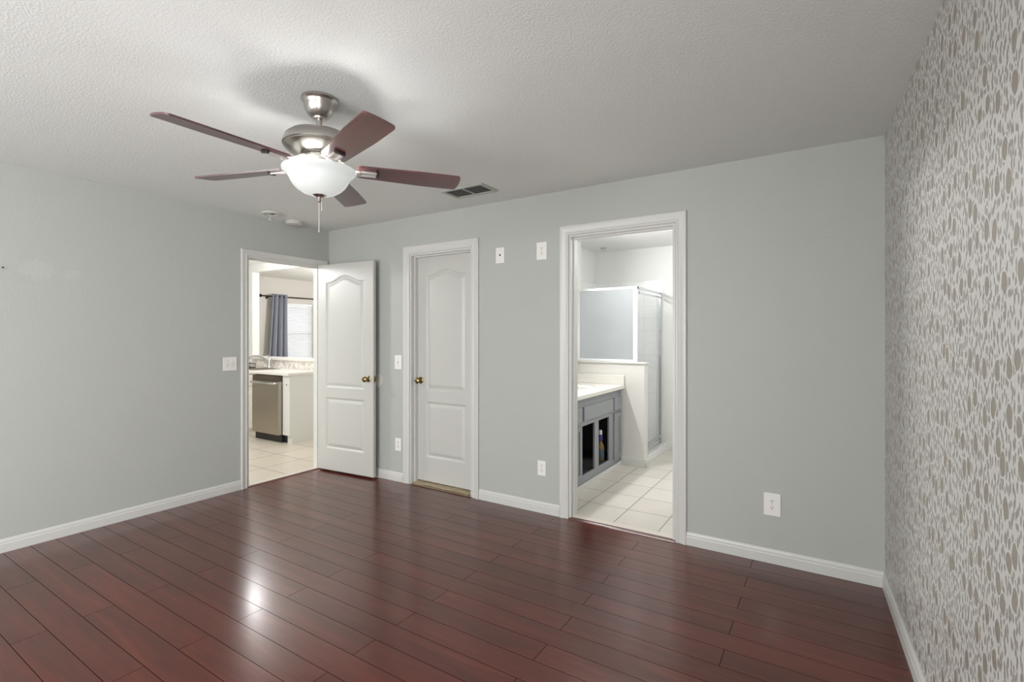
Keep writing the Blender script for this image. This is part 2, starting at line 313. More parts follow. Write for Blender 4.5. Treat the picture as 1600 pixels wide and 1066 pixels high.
def grid_wall(bm, plane0, plane1, a0, a1, z0, z1, holes, along='x'):
    """wall slab between plane0 and plane1 with rectangular holes (a0, a1, z0, z1)"""
    xs = sorted({a0, a1, *[h[0] for h in holes], *[h[1] for h in holes]}); zs = sorted({z0, z1, *[h[2] for h in holes], *[h[3] for h in holes]})
    solid = lambda i, j: 0 <= i < len(xs) - 1 and 0 <= j < len(zs) - 1 and not any(h[0] <= (xs[i] + xs[i + 1]) / 2 <= h[1] and h[2] <= (zs[j] + zs[j + 1]) / 2 <= h[3] for h in holes)
    vs = {}
    def V(x, p, z):
        k = (round(x, 5), round(p, 5), round(z, 5))
        if k not in vs: vs[k] = bm.verts.new((x, p, z) if along == 'x' else (p, x, z))
        return vs[k]
    for i in range(len(xs) - 1):
        for j in range(len(zs) - 1):
            if not solid(i, j): continue
            x, X, z, Z = xs[i], xs[i + 1], zs[j], zs[j + 1]
            for p in (plane0, plane1): bm.faces.new([V(x, p, z), V(X, p, z), V(X, p, Z), V(x, p, Z)])
            if not solid(i - 1, j): bm.faces.new([V(x, plane0, z), V(x, plane1, z), V(x, plane1, Z), V(x, plane0, Z)])
            if not solid(i + 1, j): bm.faces.new([V(X, plane0, z), V(X, plane1, z), V(X, plane1, Z), V(X, plane0, Z)])
            if not solid(i, j - 1): bm.faces.new([V(x, plane0, z), V(X, plane0, z), V(X, plane1, z), V(x, plane1, z)])
            if not solid(i, j + 1): bm.faces.new([V(x, plane0, Z), V(X, plane0, Z), V(X, plane1, Z), V(x, plane1, Z)])

def obj(name, bm, m, parent=None, smooth=None, label=None, cat=None, group=None, kind=None):
    bmesh.ops.remove_doubles(bm, verts=bm.verts, dist=1e-6)
    bmesh.ops.recalc_face_normals(bm, faces=bm.faces)
    me = bpy.data.meshes.new(name)
    org = Vector((0, 0, 0))
    if parent is not None:
        org = world_loc(parent)
    else:
        xs = [v.co for v in bm.verts]
        org = Vector(((min(v.x for v in xs) + max(v.x for v in xs)) / 2, (min(v.y for v in xs) + max(v.y for v in xs)) / 2, min(v.z for v in xs)))
    bmesh.ops.translate(bm, verts=bm.verts, vec=-org)
    if smooth:
        for f in bm.faces: f.smooth = True
        for e in bm.edges:
            if len(e.link_faces) == 2 and e.calc_face_angle(0) > math.radians(smooth): e.smooth = False
    bm.to_mesh(me); bm.free(); me.materials.append(M[m] if isinstance(m, str) else m)
    o = bpy.data.objects.new(name, me); COL.objects.link(o)
    if parent is not None: o.parent = parent
    else: o.location = org
    return tag(o, label, cat, group, kind)
def world_loc(o):
    p = Vector(o.location)
    while o.parent: o = o.parent; p += Vector(o.location)
    return p
def tag(o, label=None, cat=None, group=None, kind=None):
    if label: o['label'] = label
    if cat: o['category'] = cat
    if group: o['group'] = group
    if kind: o['kind'] = kind
    return o
def thing(name, loc, label, cat, group=None, kind=None):
    o = bpy.data.objects.new(name, None); COL.objects.link(o); o.location = loc; o.empty_display_size = 0.1
    return tag(o, label, cat, group, kind)
def struct(name, bm, m, label, cat, smooth=None, parent=None):
    return obj(name, bm, m, parent, smooth, label, cat, kind='structure')

# ------------------------------------------------------------------ the shell
T = 0.115                        # wall thickness
KX, KY0, KY1 = -4.40, -2.6, 4.3  # kitchen and dining room beyond the left wall
BX0, BX1, BY = 2.0, 4.9, 2.625   # bathroom beyond the door wall
HB = 2.42
D1 = (-0.860, -0.088, 0.0, 2.068)      # opening to kitchen (y0, y1, z0, z1)
D2 = (1.145, 1.852, 0.0, 2.098)        # closet
D3 = (2.752, 3.520, 0.0, 2.100)        # bathroom
XR = lambda y: W - SKEW * y

bm = bm_new(); box(bm, 0, XR(YF) + 0.1, YF - 0.1, 0.0, -0.05, 0.0)
struct('floor', bm, 'floor', 'glossy dark red wood plank floor of the empty bedroom', 'floor')
bm = bm_new(); box(bm, -0.05, XR(YF) + 0.1, YF - 0.1, 0.05, H, H + 0.1)
struct('ceiling', bm, 'ceil', 'white textured bedroom ceiling around the fan', 'ceiling')
bm = bm_new(); grid_wall(bm, -T, 0.0, YF - 0.1, 0.0, 0, H, [D1], along='y')
struct('wall_left', bm, 'wall', 'plain grey painted wall with the open doorway to the kitchen', 'wall')
bm = bm_new(); grid_wall(bm, 0.0, T, -T, XR(0) + 0.12, 0, H, [D2, D3])
struct('wall_back', bm, 'wall', 'grey painted wall with the closet door and bathroom doorway', 'wall')
bm = bm_new()
def rw(y0, y1, z0, z1): prism(bm, [(XR(y1), y1), (XR(y1) + 0.12, y1), (XR(y0) + 0.12, y0), (XR(y0), y0)], z0, z1)
rw(RY1, 0, 0, H); rw(RY0, RY1, 0, WZ0); rw(RY0, RY1, WZ1, H); rw(YF - 0.1, RY0, 0, H)
struct('wall_right', bm, 'paper', 'accent wall papered with beige flecks on pale grey', 'wall')
bm = bm_new(); grid_wall(bm, YF - T, YF, 0, XR(YF) + 0.05, 0, H, [(WX0, WX1, WZ0, WZ1)])
struct('wall_front', bm, 'wall', 'grey wall with a wide window facing the closet door', 'wall')
# bedroom window
w = thing('window_2', ((WX0 + WX1) / 2, YF - 0.06, WZ0), 'wide white framed bedroom window opposite the closet door', 'window', kind='structure')
bm = bm_new()
for x in (WX0, (WX0 + WX1) / 2 - 0.03, WX1 - 0.06): box(bm, x, x + 0.06, YF - 0.09, YF - 0.03, WZ0, WZ1, 0.004)
for z in (WZ0, (WZ0 + WZ1) / 2 - 0.02, WZ1 - 0.05): box(bm, WX0, WX1, YF - 0.09, YF - 0.03, z, z + 0.05, 0.004)
obj('window_frame', bm, 'winframe', w)
bm = bm_new(); box(bm, WX0, WX1, YF - 0.062, YF - 0.058, WZ0, WZ1); obj('pane', bm, 'pane', w)
bm = bm_new(); box(bm, WX0 - 0.04, WX1 + 0.04, YF - 0.03, YF + 0.04, WZ0 - 0.03, WZ0, 0.006); obj('window_sill', bm, 'white', w)

w = thing('added_window', (XR((RY0 + RY1) / 2) + 0.06, (RY0 + RY1) / 2, WZ0), 'added unseen window in the flecked wallpaper lighting the left wall', 'window', kind='structure')
Mw = Matrix.Translation((XR(RY0), RY0, 0)) @ Matrix.Rotation(math.atan(SKEW), 4, 'Z'); wl = RY1 - RY0
bm = bm_new()
for y in (0, wl / 2 - 0.03, wl - 0.06): box(bm, 0.05, 0.09, y, y + 0.06, WZ0, WZ1, 0.004)
for z in (WZ0, (WZ0 + WZ1) / 2 - 0.02, WZ1 - 0.05): box(bm, 0.05, 0.09, 0, wl, z, z + 0.05, 0.004)
bmesh.ops.transform(bm, matrix=Mw, verts=bm.verts); obj('window_frame', bm, 'winframe', w)
bm = bm_new(); box(bm, 0.068, 0.072, 0, wl, WZ0, WZ1); bmesh.ops.transform(bm, matrix=Mw, verts=bm.verts); obj('pane', bm, 'pane', w)

# baseboards
BP = [(0, 0), (0.013, 0), (0.013, 0.052), (0.0105, 0.058), (0.0105, 0.068), (0.007, 0.078), (0.004, 0.084), (0, 0.084)]
bm = bm_new(); extrude_profile(bm, BP, (0, YF, 0), (0, -0.920, 0), (1, 0, 0))
struct('baseboard_left', bm, 'white', 'long white baseboard along the plain grey wall', 'baseboard')
bm = bm_new()
for a, c in ((0.0, 1.066), (1.930, 2.675), (3.594, XR(0))): extrude_profile(bm, BP, (a, 0, 0), (c, 0, 0), (0, -1, 0))
struct('baseboard_back', bm, 'white', 'white baseboard in runs between the door casings', 'baseboard')
bm = bm_new(); nr = Vector((-1, -SKEW, 0)).normalized(); extrude_profile(bm, BP, (XR(0), 0, 0), (XR(YF), YF, 0), nr)
struct('baseboard_right', bm, 'white', 'white baseboard under the flecked wallpaper', 'baseboard')

# door casings and jamb linings
CP = [(0, 0), (0, 0.009), (0.006, 0.012), (0.014, 0.012), (0.020, 0.009), (0.030, 0.010), (0.044, 0.015), (0.056, 0.018), (0.066, 0.018), (0.0705, 0.014), (0.0705, 0)]
def jamb(bm, a0, a1, z1, p0, p1, along, stop0, stop1):
    t = 0.014
    def bx(x0, x1, y0, y1, z0, zz):
        if along == 'x': box(bm, x0, x1, y0, y1, z0, zz)
        else: box(bm, y0, y1, x0, x1, z0, zz)
    bx(a0, a0 + t, p0, p1, 0, z1); bx(a1 - t, a1, p0, p1, 0, z1); bx(a0 + t, a1 - t, p0, p1, z1 - t, z1)
    s = 0.011
    bx(a0 + t, a0 + t + s, stop0, stop1, 0, z1 - t); bx(a1 - t - s, a1 - t, stop0, stop1, 0, z1 - t); bx(a0 + t + s, a1 - t - s, stop0, stop1, z1 - t - s, z1 - t)
def casing_object(name, d, along, plane, sign, p0, p1, st, label):
    bm = bm_new(); sc = [(u * (0.055 / 0.0705) if along == 'y' else u, v) for u, v in CP]
    casing(bm, sc, d[0] - 0.004, d[1] + 0.004, d[3] + 0.002, plane, sign, 0.0, along)
    o = struct(name, bm, 'white', label, 'door trim', smooth=25)
    bm = bm_new(); jamb(bm, d[0], d[1], d[3], p0, p1, along, *st); obj('jamb_lining', bm, 'white', o)
    return o
casing_object('trim_1', D1, 'y', 0.0, 1, -T, 0.0, (-0.075, -0.040), 'white casing around the kitchen doorway')
casing_object('trim_2', D2, 'x', 0.0, -1, 0.0, T, (0.042, 0.077), 'white casing around the closed closet door')
casing_object('trim_3', D3, 'x', 0.0, -1, 0.0, T, (0.036, 0.072), 'white casing around the bathroom doorway')

# ------------------------------------------------------------------ doors
def panel_depth(u, v, p):
    u0, u1, v0, v1, arch = p; uc = (u0 + u1) / 2; hw = (u1 - u0) / 2; d = u - uc
    top = v1; sl = 0.0
    if arch and abs(d) < hw * 0.86:
        k = PI / (hw * 0.86); top = v1 + arch * 0.5 * (1 + math.cos(k * d)); sl = -arch * 0.5 * k * math.sin(k * d)
    s = min(hw - abs(d), v - v0, (top - v) / math.sqrt(1 + sl * sl))
    pts = [(0, 0), (0.004, -0.003), (0.012, -0.012), (0.017, -0.0125), (0.024, -0.010), (0.044, -0.002), (0.048, -0.001)]
    if s <= 0: return 0.0
    for (a, fa), (b_, fb) in zip(pts, pts[1:]):
        if s < b_: return fa + (fb - fa) * (s - a) / (b_ - a)
    return pts[-1][1]
def door_slab(name, Mx, w, z0, z1, panels, t=0.035, label=None, kind='structure', parent=None):
    """u along the door, v up, front face towards -n (local -y)"""
    bm = bm_new(); nu = int(w / 0.0058); nv = int((z1 - z0) / 0.0058)
    F, Bk = [], []
    for j in range(nv + 1):
        v = z0 + (z1 - z0) * j / nv; rf, rb = [], []
        for i in range(nu + 1):
            u = w * i / nu; d = sum(panel_depth(u, v, p) for p in panels)
            e = 0.0015 if i in (0, nu) or j in (0, nv) else 0.0
            rf.append(bm.verts.new((u, -d + e, v))); rb.append(bm.verts.new((u, t + d - e, v)))
        F.append(rf); Bk.append(rb)
    for G in (F, Bk):
        for j in range(nv):
            for i in range(nu): bm.faces.new((G[j][i], G[j][i + 1], G[j + 1][i + 1], G[j + 1][i]))
    for j in range(nv):
        for i in (0, nu): bm.faces.new((F[j][i], F[j + 1][i], Bk[j + 1][i], Bk[j][i]))
    for i in range(nu):
        for j in (0, nv): bm.faces.new((F[j][i], F[j][i + 1], Bk[j][i + 1], Bk[j][i]))
    bmesh.ops.transform(bm, matrix=Mx, verts=bm.verts)
    return obj(name, bm, 'doorpaint', parent, 40, label, 'door' if parent is None else None, kind=kind if parent is None else None)
def knob(parent, Mx, u, v, t=0.035, back=True):
    bm = bm_new()
    prof = [(0.0, 0.0), (0.031, 0.0), (0.031, 0.004), (0.026, 0.009), (0.014, 0.011), (0.0105, 0.018), (0.0105, 0.026), (0.016, 0.031), (0.024, 0.038), (0.0275, 0.047), (0.0265, 0.056), (0.019, 0.063), (0.0, 0.066)]
    lathe(bm, prof, (u, 0.001, v), 32, 'y')
    if back: lathe(bm, [(r, -h) for r, h in prof], (u, t - 0.001, v), 32, 'y')
    bmesh.ops.transform(bm, matrix=Mx, verts=bm.verts)
    return obj('knob', bm, 'brass', parent, 40, 'antique brass knob')
def place(px, py, ang): return Matrix.Translation((px, py, 0)) @ Matrix.Rotation(ang, 4, 'Z')
# open door to the kitchen, swung back against the wall
A, B_ = Vector((0.022, -0.148)), Vector((0.764, -0.092)); w1 = (B_ - A).length; ang = math.atan2(B_.y - A.y, B_.x - A.x)
Mx = place(A.x, A.y, ang); P1 = [(0.112, w1 - 0.118, 0.842, 1.885, 0.062), (0.112, w1 - 0.118, 0.236, 0.740, 0)]
d = door_slab('door_1', Mx, w1, 0.018, 2.066, P1, label='white two panel door standing open against the wall in the corner')
knob(d, Mx, w1 - 0.066, 0.945, back=False)
bm = bm_new(); box(bm, w1 - 0.001, w1 + 0.0015, 0.006, 0.029, 0.915, 0.975, 0.0008); lathe(bm, [(0.0, 0.012), (0.007, 0.012), (0.007, 0.0)], (w1, 0.0175, 0.945), 12, 'x')
bmesh.ops.transform(bm, matrix=Mx, verts=bm.verts); obj('latch_plate', bm, 'brass', d, label='brass latch plate')
for z in (0.25, 1.05, 1.85):
    bm = bm_new(); tube(bm, [(0.013, -0.095, z - 0.045), (0.013, -0.095, z + 0.045)], 0.006, 10); obj('hinge', bm, 'brass', d, 40, 'brass hinge knuckle')
# closet door
Mx = place(1.160, 0.079, 0); w2 = 0.677
P2 = [(0.112, 0.567, 0.862, 1.905, 0.052), (0.112, 0.567, 0.248, 0.752, 0)]
d = door_slab('door_2', Mx, w2, 0.026, 2.083, P2, label='closed white two panel closet door with arched top panel')
knob(d, Mx, 0.045, 0.945)
# bathroom door, folded back inside the bathroom: its hinge edge shows at the right jamb
Mx = place(3.494, 0.122, PI / 2 + 0.02); w3 = 0.70
d = door_slab('door_3', Mx, w3, 0.03, 2.08, [(0.115, w3 - 0.115, 0.862, 1.89, 0.055), (0.115, w3 - 0.115, 0.248, 0.752, 0)], t=-0.035 + 0.07, label='white bathroom door swung open inside the bathroom')
d.location.x += 0.037
for z, mm, lab in ((1.856, 'white', 'painted over hinge leaf'), (1.125, 'brass', 'brass hinge leaf'), (0.384, 'nickeldark', 'dark hinge leaf')):
    bm = bm_new(); box(bm, 3.4965, 3.506, 0.048, 0.118, z - 0.045, z + 0.045, 0.002)
    tube(bm, [(3.500, 0.118, z - 0.045), (3.500, 0.118, z + 0.045)], 0.0055, 10)
    obj('hinge', bm, mm, d, 40, lab)
# closet behind the closed door
bm = bm_new()
box(bm, 1.0, 1.9, 0.80, 0.90, 0, H); box(bm, 0.9, 1.0, T, 0.9, 0, H); box(bm, 1.86, 1.90, T, 0.80, 0, H); box(bm, 0.9, 1.9, T, 0.9, H, H + 0.05)
struct('wall_closet', bm, 'wall', 'closet walls behind the closed white door', 'wall')
bm = bm_new(); nx = 60
bmesh.ops.create_grid(bm, x_segments=nx, y_segments=20, size=0.5)
for v in bm.verts:
    v.co = Vector((D2[0] + 0.012 + (v.co.x + 0.5) * (D2[1] - D2[0] - 0.024), 0.002 + (v.co.y + 0.5) * 0.5, 0.008 + random.random() * 0.010))
box(bm, D2[0], D2[1], 0.0, 0.79, -0.05, 0.002)
struct('floor_closet', bm, 'carpet', 'strip of fuzzy beige carpet showing under the closet door', 'carpet')

# thresholds
bm = bm_new(); extrude_profile(bm, [(-0.012, 0), (0.020, 0.0), (0.018, 0.006), (0.006, 0.010), (-0.012, 0.010)], (D3[0], 0.004, 0), (D3[1], 0.004, 0), (0, -1, 0))
struct('trim_4', bm, 'strip', 'dark red wood threshold strip at the bathroom doorway', 'threshold')
bm = bm_new(); box(bm, D3[0], D3[1], 0.016, 0.085, -0.02, 0.008, 0.003)
struct('trim_5', bm, 'oakstrip', 'pale stone threshold at the bathroom doorway', 'threshold')
bm = bm_new(); extrude_profile(bm, [(-0.01, 0), (0.016, 0.0), (0.013, 0.005), (-0.01, 0.008)], (-0.006, D1[0], 0), (-0.006, D1[1], 0), (1, 0, 0))
struct('trim_6', bm, 'strip', 'thin dark wood threshold strip at the kitchen doorway', 'threshold')
bm = bm_new(); box(bm, -0.075, -0.016, D1[0], D1[1], -0.02, 0.007, 0.003)
struct('trim_7', bm, 'oakstrip', 'pale stone threshold at the kitchen doorway', 'threshold')

# ------------------------------------------------------------------ kitchen and dining room beyond the left wall
bm = bm_new(); box(bm, KX - 0.1, 0.0, KY0, KY1, -0.05, 0.0)
struct('floor_kitchen', bm, 'kittile', 'beige square tile floor of the kitchen', 'floor')
bm = bm_new(); box(bm, KX - 0.1, -0.05, KY0, KY1, H, H + 0.1)
struct('ceiling_kitchen', bm, 'kitwhite', 'white kitchen ceiling seen through the doorway', 'ceiling')
WY0, WY1, KZ0, KZ1 = 2.16, 2.985, 0.86, 1.985
bm = bm_new(); grid_wall(bm, KX - 0.12, KX, KY0, KY1, 0, H, [(WY0, WY1, KZ0, KZ1)], along='y')
struct('wall_dining', bm, 'kitwall', 'greige dining room wall with the blind covered window', 'wall')
bm = bm_new(); box(bm, KX - 0.1, -T, KY1, KY1 + 0.1, 0, H); struct('wall_kitchen_end', bm, 'kitwall', 'greige far end wall of the dining room', 'wall')
bm = bm_new(); box(bm, KX - 0.1, -T, KY0 - 0.1, KY0, 0, H); struct('wall_kitchen_near', bm, 'kitwhite', 'white near end wall of the kitchen', 'wall')
bm = bm_new(); box(bm, -T, 0.0, T, KY1, 0, H); struct('wall_kitchen_side', bm, 'kitwhite', 'white kitchen side wall next to the doorway', 'wall')
KB0, KB1 = 0.95, 1.06        # partition between kitchen and dining room, open above a half wall
bm = bm_new()
box(bm, KX, -3.056, KB0, KB1, 0, H); box(bm, -3.056, -T, KB0, KB1, 2.323, H); box(bm, -3.056, -T, KB0, KB1, 0, 0.995)
struct('wall_partition', bm, 'kitwhite', 'white partition with pass through opening over the sink', 'wall')
bm = bm_new(); box(bm, -3.04, -T - 0.002, KB0 - 0.03, KB1 + 0.10, 0.995, 1.034, 0.006)
struct('trim_8', bm, 'counter', 'cream bar ledge on top of the kitchen half wall', 'ledge')
bm = bm_new(); box(bm, -3.05, -T - 0.002, KB0 - 0.010, KB0, 0.886, 0.994)
struct('trim_9', bm, 'marble', 'marbled tile splashback under the bar ledge', 'splashback')

# base cabinet run
CX0, CX1, CYF = -3.30, -1.29, 0.40
cb = thing('base_cabinet', (-2.3, 0.66, 0), 'white kitchen base cabinet with raised panel door left of the dishwasher', 'cabinet')
bm = bm_new()
box(bm, CX0, -2.035, CYF + 0.01, KB0 - 0.01, 0.10, 0.848); box(bm, CX0, -2.035, CYF + 0.06, KB0 - 0.01, 0.0, 0.10)
obj('body', bm, 'cab', cb)
bm = bm_new()
box(bm, -2.035, -1.435, KB0 - 0.05, KB0 - 0.012, 0.0, 0.848)
box(bm, -1.434, CX1, CYF + 0.005, KB0 - 0.01, 0.10, 0.848); box(bm, -1.375, CX1, CYF + 0.035, KB0 - 0.01, 0.0, 0.10)
obj('end_panel', bm, 'cabend', cb)
bm = bm_new(); lathe(bm, [(0.0, 0.002), (0.009, 0.002), (0.009, 0.0)], (-1.352, CYF + 0.004, 0.735), 12, 'y'); obj('cable_hole', bm, 'slot', cb, label='small dark hole near the top')
for a, c in ((-2.475, -2.045), (-2.925, -2.485)):
    bm = bm_new(); box(bm, a, c, CYF - 0.010, CYF + 0.010, 0.125, 0.655, 0.003)
    box(bm, a + 0.055, c - 0.055, CYF - 0.018, CYF, 0.18, 0.60, 0.010); obj('door', bm, 'cab', cb)
    bm = bm_new(); box(bm, a, c, CYF - 0.010, CYF + 0.010, 0.685, 0.835, 0.003); box(bm, a + 0.04, c - 0.04, CYF - 0.016, CYF, 0.715, 0.805, 0.008); obj('drawer', bm, 'cab', cb)
bm = bm_new(); box(bm, CX0, -1.272, 0.372, KB0 - 0.012, 0.850, 0.886, 0.005)
obj('kitchen_countertop', bm, 'counter', None, None, 'cream kitchen countertop over the dishwasher and end panel', 'countertop')
dw = thing('dishwasher', (-1.73, 0.6, 0), 'stainless steel dishwasher with bar handle under the cream counter', 'dishwasher')
bm = bm_new(); box(bm, -2.03, -1.44, 0.405, KB0 - 0.06, 0.10, 0.845); obj('body', bm, 'steeldark', dw)
bm = bm_new(); box(bm, -2.028, -1.442, 0.352, 0.402, 0.098, 0.775, 0.004); obj('door', bm, 'steel', dw, label='brushed stainless door')
bm = bm_new(); box(bm, -2.028, -1.442, 0.358, 0.402, 0.778, 0.838, 0.003); obj('control_strip', bm, 'steeldark', dw, label='dark control strip')
bm = bm_new(); tube(bm, [(-2.0, 0.352, 0.752), (-2.0, 0.318, 0.752), (-1.99, 0.312, 0.752), (-1.48, 0.312, 0.752), (-1.47, 0.318, 0.752), (-1.47, 0.352, 0.752)], 0.0125, 12); obj('handle', bm, 'chrome', dw, 40, 'bright bar handle')
bm = bm_new(); box(bm, -2.03, -1.44, 0.40, 0.43, 0.0, 0.096, 0.003); box(bm, -1.44, -1.376, 0.43, 0.45, 0.0, 0.097); obj('kick_plate', bm, 'black', dw, label='black kick plate')
# sink tap
fc = thing('kitchen_faucet', (-2.46, 0.86, 0.886), 'chrome kitchen faucet with long low spout at the sink', 'faucet')
bm = bm_new(); lathe(bm, [(0.0, 0.0), (0.032, 0.0), (0.030, 0.012), (0.022, 0.03), (0.020, 0.10), (0.016, 0.115), (0.0, 0.118)], (-2.46, 0.86, 0.886), 24); obj('base', bm, 'chrome', fc, 40)
bm = bm_new(); tube(bm, [(-2.46, 0.86, 0.95), (-2.53, 0.855, 0.99), (-2.62, 0.85, 1.03), (-2.72, 0.84, 1.052), (-2.82, 0.84, 1.05), (-2.90, 0.835, 1.035), (-2.935, 0.835, 1.01)], [0.015, 0.015, 0.014, 0.0135, 0.013, 0.014, 0.014], 14); obj('spout', bm, 'chrome', fc, 50)
bm = bm_new(); tube(bm, [(-2.46, 0.86, 1.0), (-2.475, 0.87, 1.04), (-2.52, 0.875, 1.065), (-2.57, 0.875, 1.068)], [0.012, 0.010, 0.008, 0.006], 12); obj('lever', bm, 'chrome', fc, 50)
sk = thing('kitchen_sink', (-2.33, 0.62, 0.886), 'stainless sink rim set into the cream kitchen counter', 'sink')
bm = bm_new()
for a in ((-2.56, -2.10, 0.44, 0.46), (-2.56, -2.10, 0.79, 0.81), (-2.56, -2.54, 0.46, 0.79), (-2.12, -2.10, 0.46, 0.79)): box(bm, *a, 0.886, 0.891)
obj('rim', bm, 'steel', sk)
bm = bm_new(); box(bm, -2.54, -2.12, 0.46, 0.79, 0.8862, 0.8875); obj('bowl', bm, 'steeldark', sk)
# dish rack with plates
dr = thing('dish_rack', (-2.69, 0.66, 0.886), 'small black wire dish rack beside the kitchen faucet', 'dish rack')
bm = bm_new()
for z in (0.893, 0.955): tube(bm, [(-2.78, 0.58, z), (-2.60, 0.58, z), (-2.60, 0.74, z), (-2.78, 0.74, z), (-2.78, 0.58, z)], 0.004, 6)
for k in range(8):
    x = -2.77 + k * 0.0228
    tube(bm, [(x, 0.58, 0.955), (x, 0.58, 0.89), (x, 0.74, 0.89), (x, 0.74, 0.955)], 0.003, 6)
    tube(bm, [(x, 0.66, 0.89), (x, 0.66, 0.975)], 0.003, 6)
obj('rack', bm, 'black', dr, 50)
bm = bm_new(); tube(bm, [(-2.68 + 0.055 * math.cos(a), 0.67, 0.945 + 0.075 * math.sin(a)) for a in [PI * k / 12 for k in range(13)]], 0.003, 6); obj('wire_loop', bm, 'chrome', dr, 50)

# dining room window, blind, rod and curtain
w = thing('window_1', (KX - 0.06, (WY0 + WY1) / 2, KZ0), 'white dining room window behind the blind', 'window', kind='structure')
bm = bm_new()
for y in (WY0, WY1 - 0.05): box(bm, KX - 0.10, KX - 0.055, y, y + 0.05, KZ0, KZ1, 0.003)
for z in (KZ0, 1.36, KZ1 - 0.05): box(bm, KX - 0.10, KX - 0.055, WY0, WY1, z, z + 0.05, 0.003)
obj('window_frame', bm, 'winframe', w)
bm = bm_new(); box(bm, KX - 0.08, KX - 0.077, WY0, WY1, KZ0, KZ1); obj('pane', bm, 'pane', w)
bm = bm_new(); box(bm, KX - 0.05, KX + 0.03, WY0 - 0.03, WY1 + 0.03, KZ0 - 0.03, KZ0, 0.004); obj('window_sill', bm, 'white', w)
bl = thing('window_blind', (KX - 0.02, (WY0 + WY1) / 2, KZ0), 'white horizontal slat blind over the dining room window', 'blind')
bm = bm_new(); box(bm, KX - 0.048, KX - 0.004, WY0 + 0.01, WY1 - 0.01, KZ1 - 0.055, KZ1 - 0.003, 0.003); obj('head_rail', bm, 'blind', bl)
bm = bm_new(); z = KZ0 + 0.06
while z < KZ1 - 0.07:
    r_ = box(bm, KX - 0.048, KX - 0.004, WY0 + 0.012, WY1 - 0.012, z - 0.0012, z + 0.0012)
    bmesh.ops.rotate(bm, verts=r_, cent=(KX - 0.026, 0, z), matrix=Matrix.Rotation(math.radians(46), 3, 'Y')); z += 0.0405
obj('slat_stack', bm, 'blind', bl)
bm = bm_new(); box(bm, KX - 0.048, KX - 0.004, WY0 + 0.012, WY1 - 0.012, KZ0 + 0.012, KZ0 + 0.032, 0.003); obj('bottom_rail', bm, 'blind', bl)
bm = bm_new()
for y in (WY0 + 0.12, (WY0 + WY1) / 2, WY1 - 0.12): tube(bm, [(KX - 0.004, y, KZ0 + 0.03), (KX - 0.004, y, KZ1 - 0.05)], 0.0015, 6)
obj('ladder_cord', bm, 'blind', bl)
RZ = 2.083; RX = KX + 0.085
rd = thing('curtain_rod', (RX, 2.5, RZ), 'dark bronze curtain rod above the dining room blind', 'curtain rod')
bm = bm_new(); tube(bm, [(RX, 1.86, RZ), (RX, 3.35, RZ)], 0.012, 12); obj('pole', bm, 'bronze', rd, 50)
bm = bm_new(); tube(bm, [(RX, 1.80, RZ), (RX, 1.815, RZ), (RX, 1.83, RZ), (RX, 1.845, RZ), (RX, 1.86, RZ)], [0.014, 0.026, 0.030, 0.022, 0.012], 16); obj('finial', bm, 'bronze', rd, 60)
for y in (1.99, 3.2):
    bm = bm_new(); box(bm, KX, KX + 0.012, y - 0.015, y + 0.015, RZ - 0.05, RZ + 0.02, 0.003); box(bm, KX + 0.01, RX + 0.005, y - 0.006, y + 0.006, RZ - 0.026, RZ - 0.012); tube(bm, [(RX - 0.018, y, RZ - 0.005), (RX, y, RZ - 0.019), (RX + 0.018, y, RZ - 0.005)], 0.004, 8); obj('bracket', bm, 'bronze', rd)
cu = thing('curtain', (RX, 2.2, 0.25), 'slate blue grommet curtain beside the dining room blind', 'curtain')
bm = bm_new(); NU, NVV = 96, 24; G = []
for j in range(NVV + 1):
    f = j / NVV; z = RZ + 0.045 + (0.25 - RZ - 0.045) * f; y0 = 2.045 - 0.11 * min(1, f * 1.2); y1 = 2.355 + 0.02 * f; amp = 0.040 + 0.022 * f
    row = []
    for i in range(NU + 1):
        u = i / NU; row.append(bm.verts.new((RX + amp * math.sin(u * 2 * PI * 3.5 + 0.5 + 0.35 * math.sin(3 * f)) + 0.006 * math.sin(u * 31 + f * 4), y0 + (y1 - y0) * (u + 0.022 * math.sin(u * 4 * PI * 3.5)), z)))
    G.append(row)
for j in range(NVV):
    for i in range(NU): bm.faces.new((G[j][i], G[j][i + 1], G[j + 1][i + 1], G[j + 1][i]))
o = obj('cloth', bm, 'curtain', cu, 80)
sd = o.modifiers.new('thickness', 'SOLIDIFY'); sd.thickness = 0.002
for k in range(4):
    bm = bm_new(); y = 2.075 + k * 0.085
    tube(bm, [(RX + 0.004, y + 0.022 * math.cos(a), RZ + 0.022 * math.sin(a)) for a in [2 * PI * q / 20 for q in range(21)]], 0.004, 6); obj('grommet', bm, 'nickel', cu, 60, 'silver grommet ring')
# kitchen lamp, plus two unseen ones added to brighten the rooms
def dome_light(x, y, z, label, r=0.15):
    t = thing('ceiling_lamp', (x, y, z), label, 'ceiling lamp')
    bm = bm_new(); lathe(bm, [(0.0, 0.0), (r, 0.0), (r, -0.02), (r * 0.93, -0.025)], (x, y, z), 40); obj('base', bm, 'white', t, 40)
    bm = bm_new(); lathe(bm, [(r * 0.92, -0.02), (r * 0.88, -0.05), (r * 0.7, -0.08), (r * 0.4, -0.098), (0.0, -0.105)], (x, y, z), 40); obj('diffuser', bm, 'lampglow', t, 60)
    return t
M['lampglow'] = mat('lit lamp diffuser', (245, 243, 238), 0.4, emit=(255, 250, 240), estr=5.0); M['lampglow'].cycles.emission_sampling = 'NONE'; M['bowl'].cycles.emission_sampling = 'NONE'
dome_light(-1.95, 0.30, H, 'round lit ceiling lamp over the kitchen floor')
light('kitchen_bulb', 'POINT', (-1.95, 0.30, 2.10), P_KIT * 0.55, (0.98, 0.99, 1.0), 0.12)
